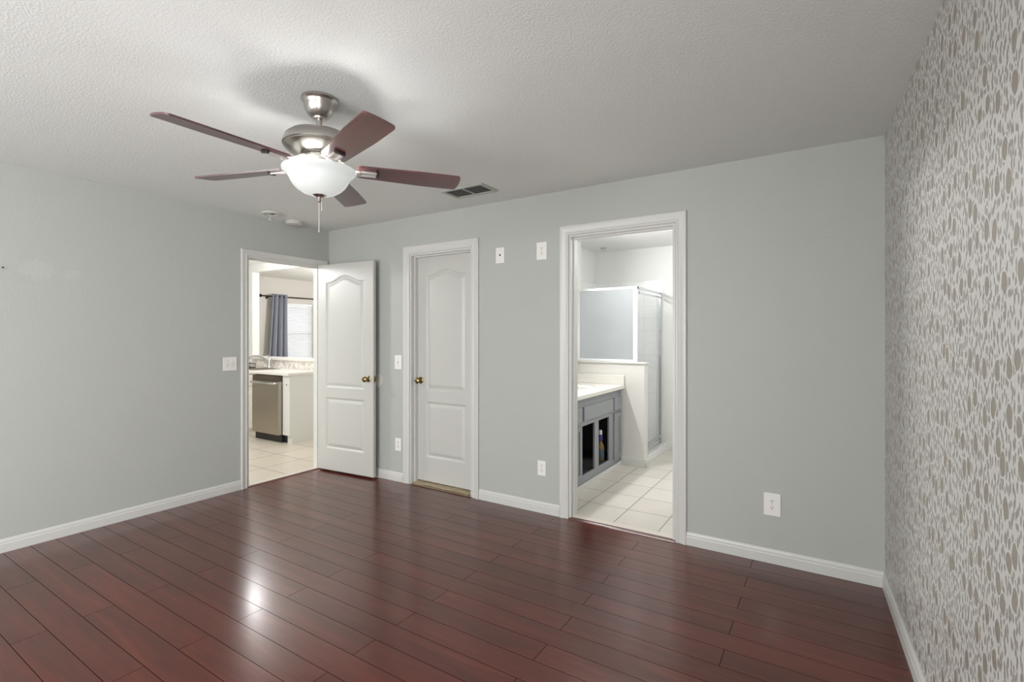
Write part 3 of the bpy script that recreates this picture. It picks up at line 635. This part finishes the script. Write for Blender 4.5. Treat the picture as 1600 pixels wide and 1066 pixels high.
dome_light(-1.2, -1.4, H, 'added unseen ceiling lamp brightening the kitchen from its near end')
light('kitchen_bulb', 'POINT', (-1.2, -1.4, 2.15), P_KIT * 1.35, (0.98, 0.99, 1.0), 0.12)  # added out of view, lifts the cabinet end panel
dome_light(-2.3, 2.6, H, 'added unseen ceiling lamp brightening the dining room')
light('dining_fill', 'POINT', (-2.3, 2.6, 2.05), P_KIT * 1.45, (0.99, 0.995, 1.0), 0.12)  # fill light added for the dining walls and ceiling

# ------------------------------------------------------------------ bathroom
bm = bm_new(); box(bm, 1.7, BX1, 0.0, BY + 0.1, -0.05, 0.0); struct('floor_bathroom', bm, 'bathtile', 'off white square tile floor of the bathroom', 'floor')
bm = bm_new(); box(bm, 1.7, BX1 + 0.1, 0.05, BY + 0.1, HB, HB + 0.1); struct('ceiling_bathroom', bm, 'bathwall', 'white bathroom ceiling over the shower', 'ceiling')
bm = bm_new(); box(bm, BX0 - 0.1, BX0, T, 1.875, 0, HB); struct('wall_bathroom_left', bm, 'bathwall', 'white bathroom wall behind the mirror', 'wall')
bm = bm_new(); box(bm, 1.765, 1.865, 1.875, BY + 0.1, 0, HB); box(bm, 1.765, 1.90, 1.80, 1.875, 0, HB); struct('wall_shower_left', bm, 'bathwall', 'white side wall of the shower recess', 'wall')
bm = bm_new(); box(bm, 1.765, BX1 + 0.1, BY, BY + 0.1, 0, HB); struct('wall_bathroom_back', bm, 'bathwall', 'white far wall of the bathroom behind the shower', 'wall')
bm = bm_new(); box(bm, BX1, BX1 + 0.1, T, BY + 0.1, 0, HB); struct('wall_bathroom_right', bm, 'bathwall', 'white right wall of the bathroom', 'wall')
bm = bm_new(); box(bm, 1.866, 2.715, BY - 0.008, BY, 0.05, 2.016); box(bm, 1.865, 1.873, 1.875, BY - 0.008, 0.05, 2.016)
struct('trim_10', bm, 'walltile', 'white square wall tile lining the shower', 'wall tile')
KW0, KW1 = 1.685, 1.80
bm = bm_new(); box(bm, BX0, 2.79, KW0, KW1, 0, 1.062); struct('wall_knee', bm, 'kneewall', 'low warm white knee wall under the frosted shower glass', 'wall')
bm = bm_new(); box(bm, BX0 + 0.001, 2.806, KW0 - 0.014, KW1 + 0.012, 1.062, 1.078, 0.004); struct('trim_11', bm, 'white', 'white cap on top of the shower knee wall', 'trim')
bm = bm_new(); extrude_profile(bm, BP, (2.545, KW0, 0), (2.803, KW0, 0), (0, -1, 0)); extrude_profile(bm, BP, (2.79, KW0 - 0.012, 0), (2.79, KW1, 0), (1, 0, 0))
extrude_profile(bm, BP, (2.82, BY, 0), (BX1, BY, 0), (0, -1, 0))
struct('baseboard_bathroom', bm, 'white', 'white baseboard at the foot of the knee wall', 'baseboard')
# shower
sh = thing('shower_enclosure', (2.4, 2.2, 0), 'white framed shower enclosure with frosted panel on the knee wall', 'shower')
GY = 1.742
bm = bm_new(); box(bm, 2.004, 2.700, GY - 0.012, GY + 0.012, 1.845, 1.872, 0.003); box(bm, 2.004, 2.700, GY - 0.012, GY + 0.012, 1.079, 1.102, 0.003)
box(bm, 2.004, 2.045, GY - 0.012, GY + 0.012, 1.102, 1.845, 0.003); box(bm, 2.658, 2.700, GY - 0.018, GY + 0.012, 1.102, 1.872, 0.003)
obj('panel_frame', bm, 'winframe', sh)
bm = bm_new(); box(bm, 2.045, 2.658, GY - 0.003, GY + 0.003, 1.102, 1.845); obj('frosted_panel', bm, 'frost', sh, label='frosted grey blue glass panel')
bm = bm_new()
box(bm, 2.683, 2.712, GY + 0.014, BY - 0.01, 1.845, 1.872, 0.003); box(bm, 2.690, 2.706, GY + 0.06, BY - 0.01, 1.80, 1.822, 0.003)
box(bm, 2.683, 2.712, BY - 0.04, BY - 0.009, 0.08, 1.845, 0.003); box(bm, 2.683, 2.712, KW1, BY - 0.03, 0.105, 0.130, 0.003); box(bm, 2.690, 2.706, KW1, BY - 0.03, 0.14, 0.165, 0.003)
obj('door_frame', bm, 'chrome', sh, label='bright metal shower door frame')
bm = bm_new(); box(bm, 2.696, 2.700, KW1 + 0.01, BY - 0.04, 0.165, 1.80); obj('shower_door', bm, 'clear', sh, label='clear glass shower door')
bm = bm_new(); box(bm, 2.66, 2.775, KW1, BY - 0.002, 0.0, 0.078, 0.004); obj('curb', bm, 'walltile', sh, label='white tiled curb')
bm = bm_new(); box(bm, 1.875, 2.66, KW1, BY - 0.01, 0.0, 0.04); obj('pan', bm, 'porcelain', sh)
sv = thing('shower_valve', (2.02, BY - 0.008, 1.50), 'round chrome shower valve blurred behind the frosted panel', 'shower valve')
bm = bm_new(); lathe(bm, [(0.0, 0.004), (0.08, 0.004), (0.08, 0.0)], (2.02, BY - 0.008, 1.52), 32, 'y'); obj('plate', bm, 'chrome', sv, 40)
bm = bm_new(); lathe(bm, [(0.028, 0.0), (0.028, 0.04), (0.022, 0.06), (0.0, 0.062)], (2.02, BY - 0.012, 1.52), 24, 'y'); obj('handle', bm, 'chrome', sv, 40)
# mirror
bm = bm_new(); box(bm, BX0 + 0.001, BX0 + 0.006, 0.25, KW0 - 0.02, 0.945, 2.005)
obj('wall_mirror', bm, 'mirror', None, None, 'frameless wall mirror over the bathroom counter', 'mirror')
# vanity
VX, VY0, VY1 = 2.54, T + 0.004, KW0 - 0.006
vn = thing('vanity_cabinet', (2.27, 0.9, 0), 'blue grey bathroom vanity with two open doorless bays', 'vanity')
bm = bm_new(); FT = 0.018
ys = [VY0, 0.665, 0.700, 0.985, 1.082, 1.352, 1.455, VY1]
def face(y0, y1, z0, z1): box(bm, VX - FT, VX, y0, y1, z0, z1, 0.001, 1)
face(VY0, VY1, 0.735, 0.800); face(VY0, VY1, 0.045, 0.112)
face(VY0, 0.700, 0.112, 0.735); face(0.985, 1.082, 0.112, 0.550); face(1.352, VY1, 0.112, 0.735); face(0.700, 1.352, 0.550, 0.735)
obj('face_frame', bm, 'vanity', vn)
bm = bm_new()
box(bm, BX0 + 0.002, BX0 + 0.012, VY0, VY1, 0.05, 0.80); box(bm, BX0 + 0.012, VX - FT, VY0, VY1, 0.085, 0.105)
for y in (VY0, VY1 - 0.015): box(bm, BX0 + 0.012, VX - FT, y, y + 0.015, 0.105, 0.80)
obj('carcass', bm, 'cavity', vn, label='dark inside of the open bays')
bm = bm_new(); box(bm, VX, VX + 0.016, 0.717, 1.428, 0.592, 0.722, 0.003); obj('false_drawer_front', bm, 'vanity', vn)
for y0, y1 in ((0.30, 0.672), (1.464, VY1 - 0.008)):
    bm = bm_new(); box(bm, VX, VX + 0.016, y0, y1, 0.592, 0.726, 0.003); obj('drawer', bm, 'vanity', vn)
    bm = bm_new(); s_ = 0.045
    box(bm, VX, VX + 0.016, y0, y0 + s_, 0.098, 0.562, 0.002); box(bm, VX, VX + 0.016, y1 - s_, y1, 0.098, 0.562, 0.002)
    box(bm, VX, VX + 0.016, y0 + s_, y1 - s_, 0.098, 0.098 + s_, 0.002); box(bm, VX, VX + 0.016, y0 + s_, y1 - s_, 0.562 - s_, 0.562, 0.002)
    box(bm, VX, VX + 0.006, y0 + s_, y1 - s_, 0.098 + s_, 0.562 - s_); obj('door', bm, 'vanity', vn)
bm = bm_new(); box(bm, VX, VX + 0.012, VY0, VY1, 0.0, 0.044, 0.003); obj('base_strip', bm, 'white', vn, label='white strip along the floor')
vt = thing('bathroom_countertop', (2.29, 0.9, 0.80), 'off white bathroom counter with backsplash and oval sink', 'countertop')
bm = bm_new(); box(bm, BX0 + 0.002, 2.585, VY0, VY1, 0.802, 0.840, 0.005); obj('slab', bm, 'bcounter', vt)
bm = bm_new(); box(bm, BX0 + 0.002, 2.583, VY1 - 0.018, VY1, 0.840, 0.942, 0.004); box(bm, BX0 + 0.002, BX0 + 0.02, VY0, VY1 - 0.018, 0.840, 0.942, 0.004); obj('backsplash', bm, 'bcounter', vt)
bm = bm_new(); pr_ = [(1.0, 0.0), (1.0, 0.012), (0.97, 0.016), (0.91, 0.014), (0.86, 0.006), (0.6, 0.003), (0.0, 0.002)]
lathe(bm, [(r_ * 0.2, h_) for r_, h_ in pr_], (2.30, 1.06, 0.839), 48)
for v in bm.verts: v.co.y = 1.06 + (v.co.y - 1.06) * 1.25
obj('sink_basin', bm, 'porcelain', vt, 50, 'glossy white oval basin')
# bottle in the open bay
bt = thing('spray_bottle', (2.45, 1.345, 0.105), 'amber spray bottle with purple collar in the open vanity bay', 'bottle')
bx_, by_ = 2.45, 1.345
bm = bm_new(); lathe(bm, [(0.0, 0.0), (0.036, 0.0), (0.039, 0.006), (0.039, 0.13), (0.034, 0.155), (0.018, 0.185), (0.016, 0.20), (0.0, 0.2)], (bx_, by_, 0.1055), 28); obj('body', bm, 'amber', bt, 40)
bm = bm_new(); lathe(bm, [(0.0395, 0.03), (0.0398, 0.03), (0.0398, 0.115), (0.0395, 0.115)], (bx_, by_, 0.1055), 28); obj('label_band', bm, 'bluelabel', bt, 40)
bm = bm_new(); lathe(bm, [(0.0, 0.195), (0.024, 0.195), (0.026, 0.21), (0.024, 0.255), (0.0, 0.258)], (bx_, by_, 0.1055), 24); obj('collar', bm, 'purple', bt, 40)
bm = bm_new(); lathe(bm, [(0.0, 0.257), (0.017, 0.257), (0.018, 0.29), (0.013, 0.302), (0.0, 0.304)], (bx_, by_, 0.1055), 24); obj('cap', bm, 'plate', bt, 40, 'white cap')
# ceiling spot over the shower
t = thing('ceiling_spot', (2.09, 2.33, HB), 'small grey round fitting on the bathroom ceiling', 'ceiling fitting')
bm = bm_new(); lathe(bm, [(0.0, -0.018), (0.028, -0.018), (0.036, -0.012), (0.042, 0.0)], (2.09, 2.33, HB), 28); obj('body', bm, 'ventgrey', t, 40)
bm = bm_new(); lathe(bm, [(0.0, -0.030), (0.014, -0.030), (0.014, -0.017)], (2.09, 2.33, HB), 20); obj('lens', bm, 'detector', t, 40)
# vanity lamp over the mirror, hidden by the jamb from the bedroom
vl = thing('vanity_lamp', (2.0, 0.85, 2.12), 'three globe vanity lamp above the mirror', 'wall lamp')
bm = bm_new(); box(bm, BX0 + 0.001, BX0 + 0.03, 0.55, 1.15, 2.08, 2.18, 0.006); obj('back_plate', bm, 'chrome', vl)
for y in (0.65, 0.85, 1.05):
    bm = bm_new(); bmesh.ops.create_uvsphere(bm, u_segments=20, v_segments=12, radius=0.045); bmesh.ops.translate(bm, verts=bm.verts, vec=(2.09, y, 2.13)); lathe(bm, [(0.015, 0.0), (0.015, 0.03)], (2.03, y, 2.13), 12, 'x'); obj('globe', bm, 'lampglow', vl, 60)
light('vanity_bulb', 'AREA', (2.16, 0.85, 2.13), P_VAN, (1, 0.99, 0.98), 0.12, 0.6, rot=(0, -PI / 2 + 0.25, 0))
dome_light(3.75, 1.3, HB, 'added unseen ceiling lamp brightening the bathroom from the right', 0.13)
light('bathroom_fill', 'POINT', (3.75, 1.3, 2.2), P_VAN * 0.6, (1, 0.99, 0.98), 0.12)  # fill light of an invented lamp, out of view

# ------------------------------------------------------------------ wall plates
def wall_matrix(wall, a, z):
    if wall == 'back': return Matrix.Translation((a, 0, z))
    return Matrix.Translation((0, a, z)) @ Matrix.Rotation(PI / 2, 4, 'Z')     # left wall: local -y -> +x
def put(name, bm, mm, root, Mx, **k):
    bmesh.ops.transform(bm, matrix=Mx, verts=bm.verts); return obj(name, bm, mm, root, **k)
def plate_body(w, h): bm = bm_new(); box(bm, -w / 2, w / 2, -0.006, -0.0003, -h / 2, h / 2, 0.0022); return bm
def screw(bm, x, z): lathe(bm, [(0.0, 0.0072), (0.003, 0.0070), (0.0032, 0.006)], (x, 0, z), 10, 'y')
def outlet(wall, a, z, w, h, label):
    Mx = wall_matrix(wall, a, z); t = thing('wall_outlet', Mx.translation, label, 'outlet', 'white duplex outlets')
    put('cover_plate', plate_body(w, h), 'plate', t, Mx)
    for s in (-1, 1):
        zc = s * 0.0195
        bm = bm_new(); n = 28; ring = []
        for k in range(n):
            aa = 2 * PI * k / n; ring.append((0.0172 * math.cos(aa), max(-0.0128, min(0.0128, 0.0172 * math.sin(aa)))))
        f0 = [bm.verts.new((x, -0.0055, zc + zz)) for x, zz in ring]; f1 = [bm.verts.new((x, -0.0078, zc + zz)) for x, zz in ring]
        bm.faces.new(f1)
        for k in range(n): bm.faces.new((f0[k], f0[(k + 1) % n], f1[(k + 1) % n], f1[k]))
        rc = put('receptacle', bm, 'plate', t, Mx)
        bm = bm_new(); box(bm, -0.0075, -0.0045, -0.0083, -0.0076, zc + 0.0005, zc + 0.0085); box(bm, 0.0045, 0.0075, -0.0083, -0.0076, zc + 0.0005, zc + 0.0075)
        lathe(bm, [(0.0, 0.0083), (0.0027, 0.0083), (0.0027, 0.0076)], (0, 0, zc - 0.0062), 12, 'y')
        put('slot', bm, 'slot', rc, Mx, label='dark plug slots')
    bm = bm_new(); screw(bm, 0, 0); put('screw', bm, 'nickel', t, Mx)
outlet('back', 2.521, 2.006, 0.089, 0.134, 'high duplex outlet beside the bathroom door casing near eye level')
outlet('back', 0.999, 0.343, 0.076, 0.117, 'low duplex outlet left of the closet door casing')
outlet('back', 2.521, 0.342, 0.071, 0.114, 'low duplex outlet between the closet door and bathroom doorway')
outlet('back', 4.088, 0.350, 0.090, 0.134, 'low duplex outlet between the bathroom doorway and the wallpaper')
Mx = wall_matrix('back', 2.138, 2.005); t = thing('coax_plate', Mx.translation, 'white cable plate with one dark socket right of the closet door', 'cable plate')
put('cover_plate', plate_body(0.082, 0.125), 'plate', t, Mx)
bm = bm_new(); lathe(bm, [(0.0, 0.010), (0.0065, 0.010), (0.0075, 0.0055)], (0, 0, 0.002), 16, 'y'); put('socket', bm, 'slot', t, Mx, label='dark round socket')
for sz in (-0.042, 0.042): bm = bm_new(); screw(bm, 0, sz); put('screw', bm, 'ventgrey', t, Mx)
def switch(wall, a, z, w, h, gangs, label):
    Mx = wall_matrix(wall, a, z); t = thing('light_switch', Mx.translation, label, 'light switch')
    put('cover_plate', plate_body(w, h), 'plate', t, Mx)
    for g_ in range(gangs):
        x = (g_ - (gangs - 1) / 2) * 0.046
        bm = bm_new(); box(bm, x - 0.0055, x + 0.0055, -0.0068, -0.005, -0.0125, 0.0125); put('toggle_slot', bm, 'ventgrey', t, Mx)
        bm = bm_new(); v_ = box(bm, x - 0.004, x + 0.004, -0.016, -0.005, -0.005, 0.005, 0.0015)
        bmesh.ops.rotate(bm, verts=bm.verts, cent=(x, -0.005, 0), matrix=Matrix.Rotation(math.radians(-28), 3, 'X')); put('toggle', bm, 'plate', t, Mx)
        for sz in (-0.030, 0.030): bm = bm_new(); screw(bm, x, sz); put('screw', bm, 'ventgrey', t, Mx)
switch('left', -1.014, 1.112, 0.117, 0.117, 2, 'double light switch on the plain wall left of the kitchen doorway')
switch('back', 0.999, 1.108, 0.090, 0.130, 1, 'single light switch between the open door and the closet door')
# clear bumper behind the open door knob
bm = bm_new(); lathe(bm, [(0.0, 0.004), (0.045, 0.004), (0.052, 0.010), (0.060, 0.008), (0.062, 0.0003), (0.0, 0.0003)], (0.735, 0, 0.925), 40, 'y')
obj('wall_bumper', bm, 'detector', None, 40, 'round pale wall bumper disc behind the open door knob', 'wall bumper')
bm = bm_new(); tube(bm, [(0.0005, -2.416, 1.781), (0.02, -2.416, 1.784)], [0.002, 0.002], 8); lathe(bm, [(0.0, 0.024), (0.005, 0.022), (0.005, 0.019)], (0, -2.416, 1.784), 10, 'x')
obj('picture_nail', bm, 'nickeldark', None, None, 'lone small nail in the plain grey wall', 'nail')

# ------------------------------------------------------------------ ceiling fittings
vx0, vx1, vy0, vy1 = 1.918, 2.300, -0.488, -0.268
vt_ = thing('ceiling_vent', ((vx0 + vx1) / 2, (vy0 + vy1) / 2, H), 'grey louvred air vent on the ceiling near the door wall', 'vent')
bm = bm_new(); f_ = 0.026
for a in ((vx0, vx1, vy0, vy0 + f_), (vx0, vx1, vy1 - f_, vy1), (vx0, vx0 + f_, vy0 + f_, vy1 - f_), (vx1 - f_, vx1, vy0 + f_, vy1 - f_)): box(bm, *a, H - 0.010, H - 0.0003, 0.003)
box(bm, (vx0 + vx1) / 2 - 0.006, (vx0 + vx1) / 2 + 0.006, vy0 + f_, vy1 - f_, H - 0.010, H - 0.004)
obj('frame', bm, 'ventgrey', vt_)
bm = bm_new(); n = 6
for k in range(n):
    y = vy0 + f_ + (vy1 - vy0 - 2 * f_) * (k + 0.5) / n
    r_ = box(bm, vx0 + f_, vx1 - f_, y - 0.011, y + 0.011, H - 0.0060, H - 0.0048)
    bmesh.ops.rotate(bm, verts=r_, cent=(0, y, H - 0.0055), matrix=Matrix.Rotation(math.radians(22), 3, 'X'))
obj('louvre', bm, 'ventgrey', vt_)
bm = bm_new(); box(bm, vx0 + 0.01, vx1 - 0.01, vy0 + 0.01, vy1 - 0.01, H - 0.0012, H - 0.0004); obj('duct_back', bm, 'ventdark', vt_)
dx, dy = 0.221, -0.77
t = thing('detector_base', (dx, dy, H), 'round detector mounting plate with a dangling plug on the ceiling', 'detector base')
bm = bm_new(); lathe(bm, [(0.0, -0.006), (0.055, -0.006), (0.058, -0.014), (0.074, -0.014), (0.082, -0.006), (0.083, -0.0003), (0.0, -0.0003)], (dx, dy, H), 40); obj('plate', bm, 'detector', t, 40)
bm = bm_new(); box(bm, dx + 0.004, dx + 0.034, dy - 0.012, dy + 0.012, H - 0.018, H - 0.006, 0.002); obj('wire_block', bm, 'wiregrey', t)
bm = bm_new(); tube(bm, [(dx + 0.01, dy, H - 0.02), (dx + 0.005, dy - 0.01, H - 0.035), (dx, dy - 0.012, H - 0.05)], 0.004, 8); box(bm, dx - 0.012, dx + 0.012, dy - 0.02, dy - 0.004, H - 0.07, H - 0.05, 0.002); obj('plug', bm, 'detector', t)
dx, dy = 0.103, -0.467
t = thing('ceiling_cover', (dx, dy, H), 'plain round white cover disc on the ceiling in the corner', 'ceiling cover')
bm = bm_new(); lathe(bm, [(0.0, -0.0003), (0.078, -0.0003), (0.078, -0.010), (0.074, -0.014), (0.0, -0.014)], (dx, dy, H), 40); obj('base', bm, 'detector', t, 40)
bm = bm_new(); lathe(bm, [(0.0, -0.013), (0.079, -0.013), (0.081, -0.018), (0.079, -0.030), (0.070, -0.034), (0.0, -0.036)], (dx, dy, H), 40); obj('lid', bm, 'detector', t, 40)

# ------------------------------------------------------------------ ceiling fan
fan = thing('ceiling_fan', (FX, FY, H), 'brushed nickel ceiling fan with five dark red blades and lit bowl', 'ceiling fan')
c0 = (FX, FY, 0)
bm = bm_new(); lathe(bm, [(0.0, 2.4395), (0.079, 2.4395), (0.080, 2.430), (0.074, 2.424), (0.070, 2.420), (0.067, 2.405), (0.062, 2.385), (0.053, 2.368), (0.040, 2.356), (0.030, 2.352), (0.028, 2.346), (0.013, 2.345)], c0, 56); obj('canopy', bm, 'nickel', fan, 35)
bm = bm_new(); lathe(bm, [(0.0125, 2.355), (0.0125, 2.285)], c0, 24); obj('downrod', bm, 'nickel', fan, 40)
bm = bm_new(); lathe(bm, [(0.013, 2.308), (0.024, 2.305), (0.034, 2.298), (0.038, 2.288), (0.034, 2.280), (0.040, 2.276), (0.046, 2.268)], c0, 40); obj('coupling', bm, 'nickel', fan, 35)
bm = bm_new(); lathe(bm, [(0.0, 2.286), (0.05, 2.285), (0.10, 2.280), (0.128, 2.272), (0.145, 2.258), (0.152, 2.240), (0.157, 2.226), (0.157, 2.220), (0.152, 2.217), (0.153, 2.212), (0.140, 2.200), (0.118, 2.188), (0.095, 2.181), (0.078, 2.178), (0.0, 2.178)], c0, 64); obj('motor_housing', bm, 'nickel', fan, 35)
bm = bm_new(); lathe(bm, [(0.0, 2.179), (0.072, 2.179), (0.076, 2.170), (0.086, 2.166), (0.088, 2.158), (0.084, 2.152), (0.0, 2.152)], c0, 48)
obj('flywheel', bm, 'nickel', fan, 35)
bm = bm_new(); lathe(bm, [(0.0, 2.153), (0.058, 2.153), (0.056, 2.120), (0.050, 2.112), (0.0, 2.112)], c0, 40); obj('switch_housing', bm, 'nickel', fan, 35)
BZ, A0, PITCH = 2.128, -18.4, math.radians(-11)
def blade(k):
    Mb = Matrix.Translation((FX, FY, BZ)) @ Matrix.Rotation(math.radians(A0 + 72 * k), 4, 'Z')
    Mp = Mb @ Matrix.Rotation(PITCH, 4, 'X')
    bm = bm_new(); uvl = bm.loops.layers.uv.new('UVMap')
    r0, r1 = 0.165, 0.655; out = []
    def hw(r): return 0.052 + 0.013 * min(1.0, (r - r0) / 0.30)
    n = 26
    for i in range(n + 1):
        r = r0 + 0.018 + (r1 - 0.022 - r0 - 0.018) * i / n; out.append((r, -hw(r)))
    h1 = hw(r1)
    for a in range(1, 6): out.append((r1 - 0.022 + 0.018 * math.sin(a * PI / 12), -h1 + 0.018 * (1 - math.cos(a * PI / 12))))
    for a in range(7): f = -1 + 2 * a / 6; out.append((r1 - 0.004 + 0.004 * (1 - f * f), f * (h1 - 0.018)))
    mirrored = [(x, -y) for x, y in out[:n + 6]][::-1]; out += mirrored
    for a in range(1, 6): out.append((r0 + 0.018 - 0.018 * math.sin(a * PI / 10), 0.052 - 0.018 * (1 - math.cos(a * PI / 10))))
    for a in range(5, 0, -1): out.append((r0 + 0.018 - 0.018 * math.sin(a * PI / 10), -0.052 + 0.018 * (1 - math.cos(a * PI / 10))))
    lo = [bm.verts.new((x, y, -0.0035)) for x, y in out]; hi = [bm.verts.new((x, y, 0.0035)) for x, y in out]
    bm.faces.new(lo[::-1]); bm.faces.new(hi)
    for i in range(len(out)): j = (i + 1) % len(out); bm.faces.new((lo[i], lo[j], hi[j], hi[i]))
    for f in bm.faces:
        for l in f.loops: l[uvl].uv = (l.vert.co.y * 1.0 + k * 0.37, l.vert.co.x)
    bmesh.ops.transform(bm, matrix=Mp, verts=bm.verts)
    bo = obj('blade', bm, 'rosewood', fan)
    # bracket: arm from the flywheel and a two railed foot under the blade
    bm = bm_new(); arm = [(0.074, 0, 0.034), (0.10, 0, 0.026), (0.125, 0, 0.010), (0.150, 0, -0.004), (0.175, 0, -0.010)]
    L_, R_ = [], []
    for i, (x, y, z) in enumerate(arm):
        wv_ = 0.016 + 0.003 * abs(i - 2)
        L_.append([bm.verts.new((x, -wv_, z - 0.005)), bm.verts.new((x, -wv_, z + 0.003))]); R_.append([bm.verts.new((x, wv_, z - 0.005)), bm.verts.new((x, wv_, z + 0.003))])
    for i in range(len(arm) - 1):
        for q in ((L_[i][0], R_[i][0], R_[i + 1][0], L_[i + 1][0]), (L_[i][1], R_[i][1], R_[i + 1][1], L_[i + 1][1]), (L_[i][0], L_[i][1], L_[i + 1][1], L_[i + 1][0]), (R_[i][0], R_[i][1], R_[i + 1][1], R_[i + 1][0])): bm.faces.new(q)
    for i in (0, -1): bm.faces.new((L_[i][0], R_[i][0], R_[i][1], L_[i][1]))
    bmesh.ops.transform(bm, matrix=Mb, verts=bm.verts)
    b2 = bm_new()
    box(b2, 0.168, 0.252, -0.022, -0.010, -0.014, -0.0036, 0.003); box(b2, 0.168, 0.252, 0.010, 0.022, -0.014, -0.0036, 0.003)
    box(b2, 0.164, 0.185, -0.022, 0.022, -0.015, -0.0036, 0.003); box(b2, 0.185, 0.252, -0.010, 0.010, -0.007, -0.0036)
    bmesh.ops.transform(b2, matrix=Mp, verts=b2.verts)
    me = bpy.data.meshes.new('t'); b2.to_mesh(me); b2.free(); bm.from_mesh(me); bpy.data.meshes.remove(me)
    obj('blade_bracket', bm, 'whitemetal', bo, 40, 'bright metal bracket')
    bm = bm_new(); box(bm, 0.252, 0.264, -0.024, 0.024, -0.015, -0.0036, 0.003); bmesh.ops.transform(bm, matrix=Mp, verts=bm.verts); obj('bracket_pad', bm, 'nickeldark', bo, 40, 'dark end pad')
for k in range(5): blade(k)
BO = [(0.160, 2.116), (0.160, 2.109), (0.153, 2.099), (0.142, 2.090), (0.134, 2.081), (0.129, 2.071), (0.124, 2.060), (0.113, 2.043), (0.096, 2.026), (0.073, 2.011), (0.045, 2.001), (0.014, 1.998)]
bm = bm_new(); lathe(bm, BO + [(0.014, 2.001), (0.045, 2.004), (0.071, 2.014), (0.093, 2.029), (0.110, 2.046), (0.121, 2.062), (0.126, 2.072), (0.131, 2.083), (0.139, 2.092), (0.150, 2.101), (0.157, 2.110), (0.160, 2.116)], c0, 72)
bowl = obj('light_bowl', bm, 'bowl', fan, 60, 'lit frosted white glass bowl')
bm = bm_new(); lathe(bm, [(0.0, 2.008), (0.029, 2.006), (0.031, 2.000), (0.022, 1.993), (0.010, 1.988), (0.009, 1.982), (0.012, 1.976), (0.009, 1.970), (0.004, 1.968), (0.0, 1.966)], c0, 32); obj('finial', bm, 'nickel', bowl, 40, 'nickel finial')
bm = bm_new(); tube(bm, [(FX - 0.003, FY, 1.968), (FX - 0.003, FY, 1.838)], 0.0017, 8); lathe(bm, [(0.0, 1.846), (0.003, 1.843), (0.0035, 1.832), (0.0, 1.830)], (FX - 0.003, FY, 0), 12); obj('pull_chain', bm, 'gold', fan, 50)
bm = bm_new(); tube(bm, [(FX + 0.010, FY + 0.005, 1.99), (FX + 0.010, FY + 0.005, 1.936)], 0.0017, 8); lathe(bm, [(0.0, 1.938), (0.003, 1.936), (0.003, 1.929), (0.0, 1.927)], (FX + 0.010, FY + 0.005, 0), 12); obj('pull_chain', bm, 'gold', fan, 50)
for k in range(3):
    a = math.radians(40 + 120 * k)
    bm = bm_new(); q = (FX + 0.075 * math.cos(a), FY + 0.075 * math.sin(a), 2.072)
    bmesh.ops.create_uvsphere(bm, u_segments=16, v_segments=10, radius=0.02); bmesh.ops.translate(bm, verts=bm.verts, vec=q)
    tube(bm, [(FX + 0.05 * math.cos(a), FY + 0.05 * math.sin(a), 2.118), (q[0], q[1], 2.09)], 0.012, 10); obj('bulb', bm, 'lampglow', fan, 60)
    light('fan_bulb', 'POINT', (FX + 0.07 * math.cos(a), FY + 0.07 * math.sin(a), 2.088), P_FAN / 3, (1, 0.985, 0.955), 0.03)
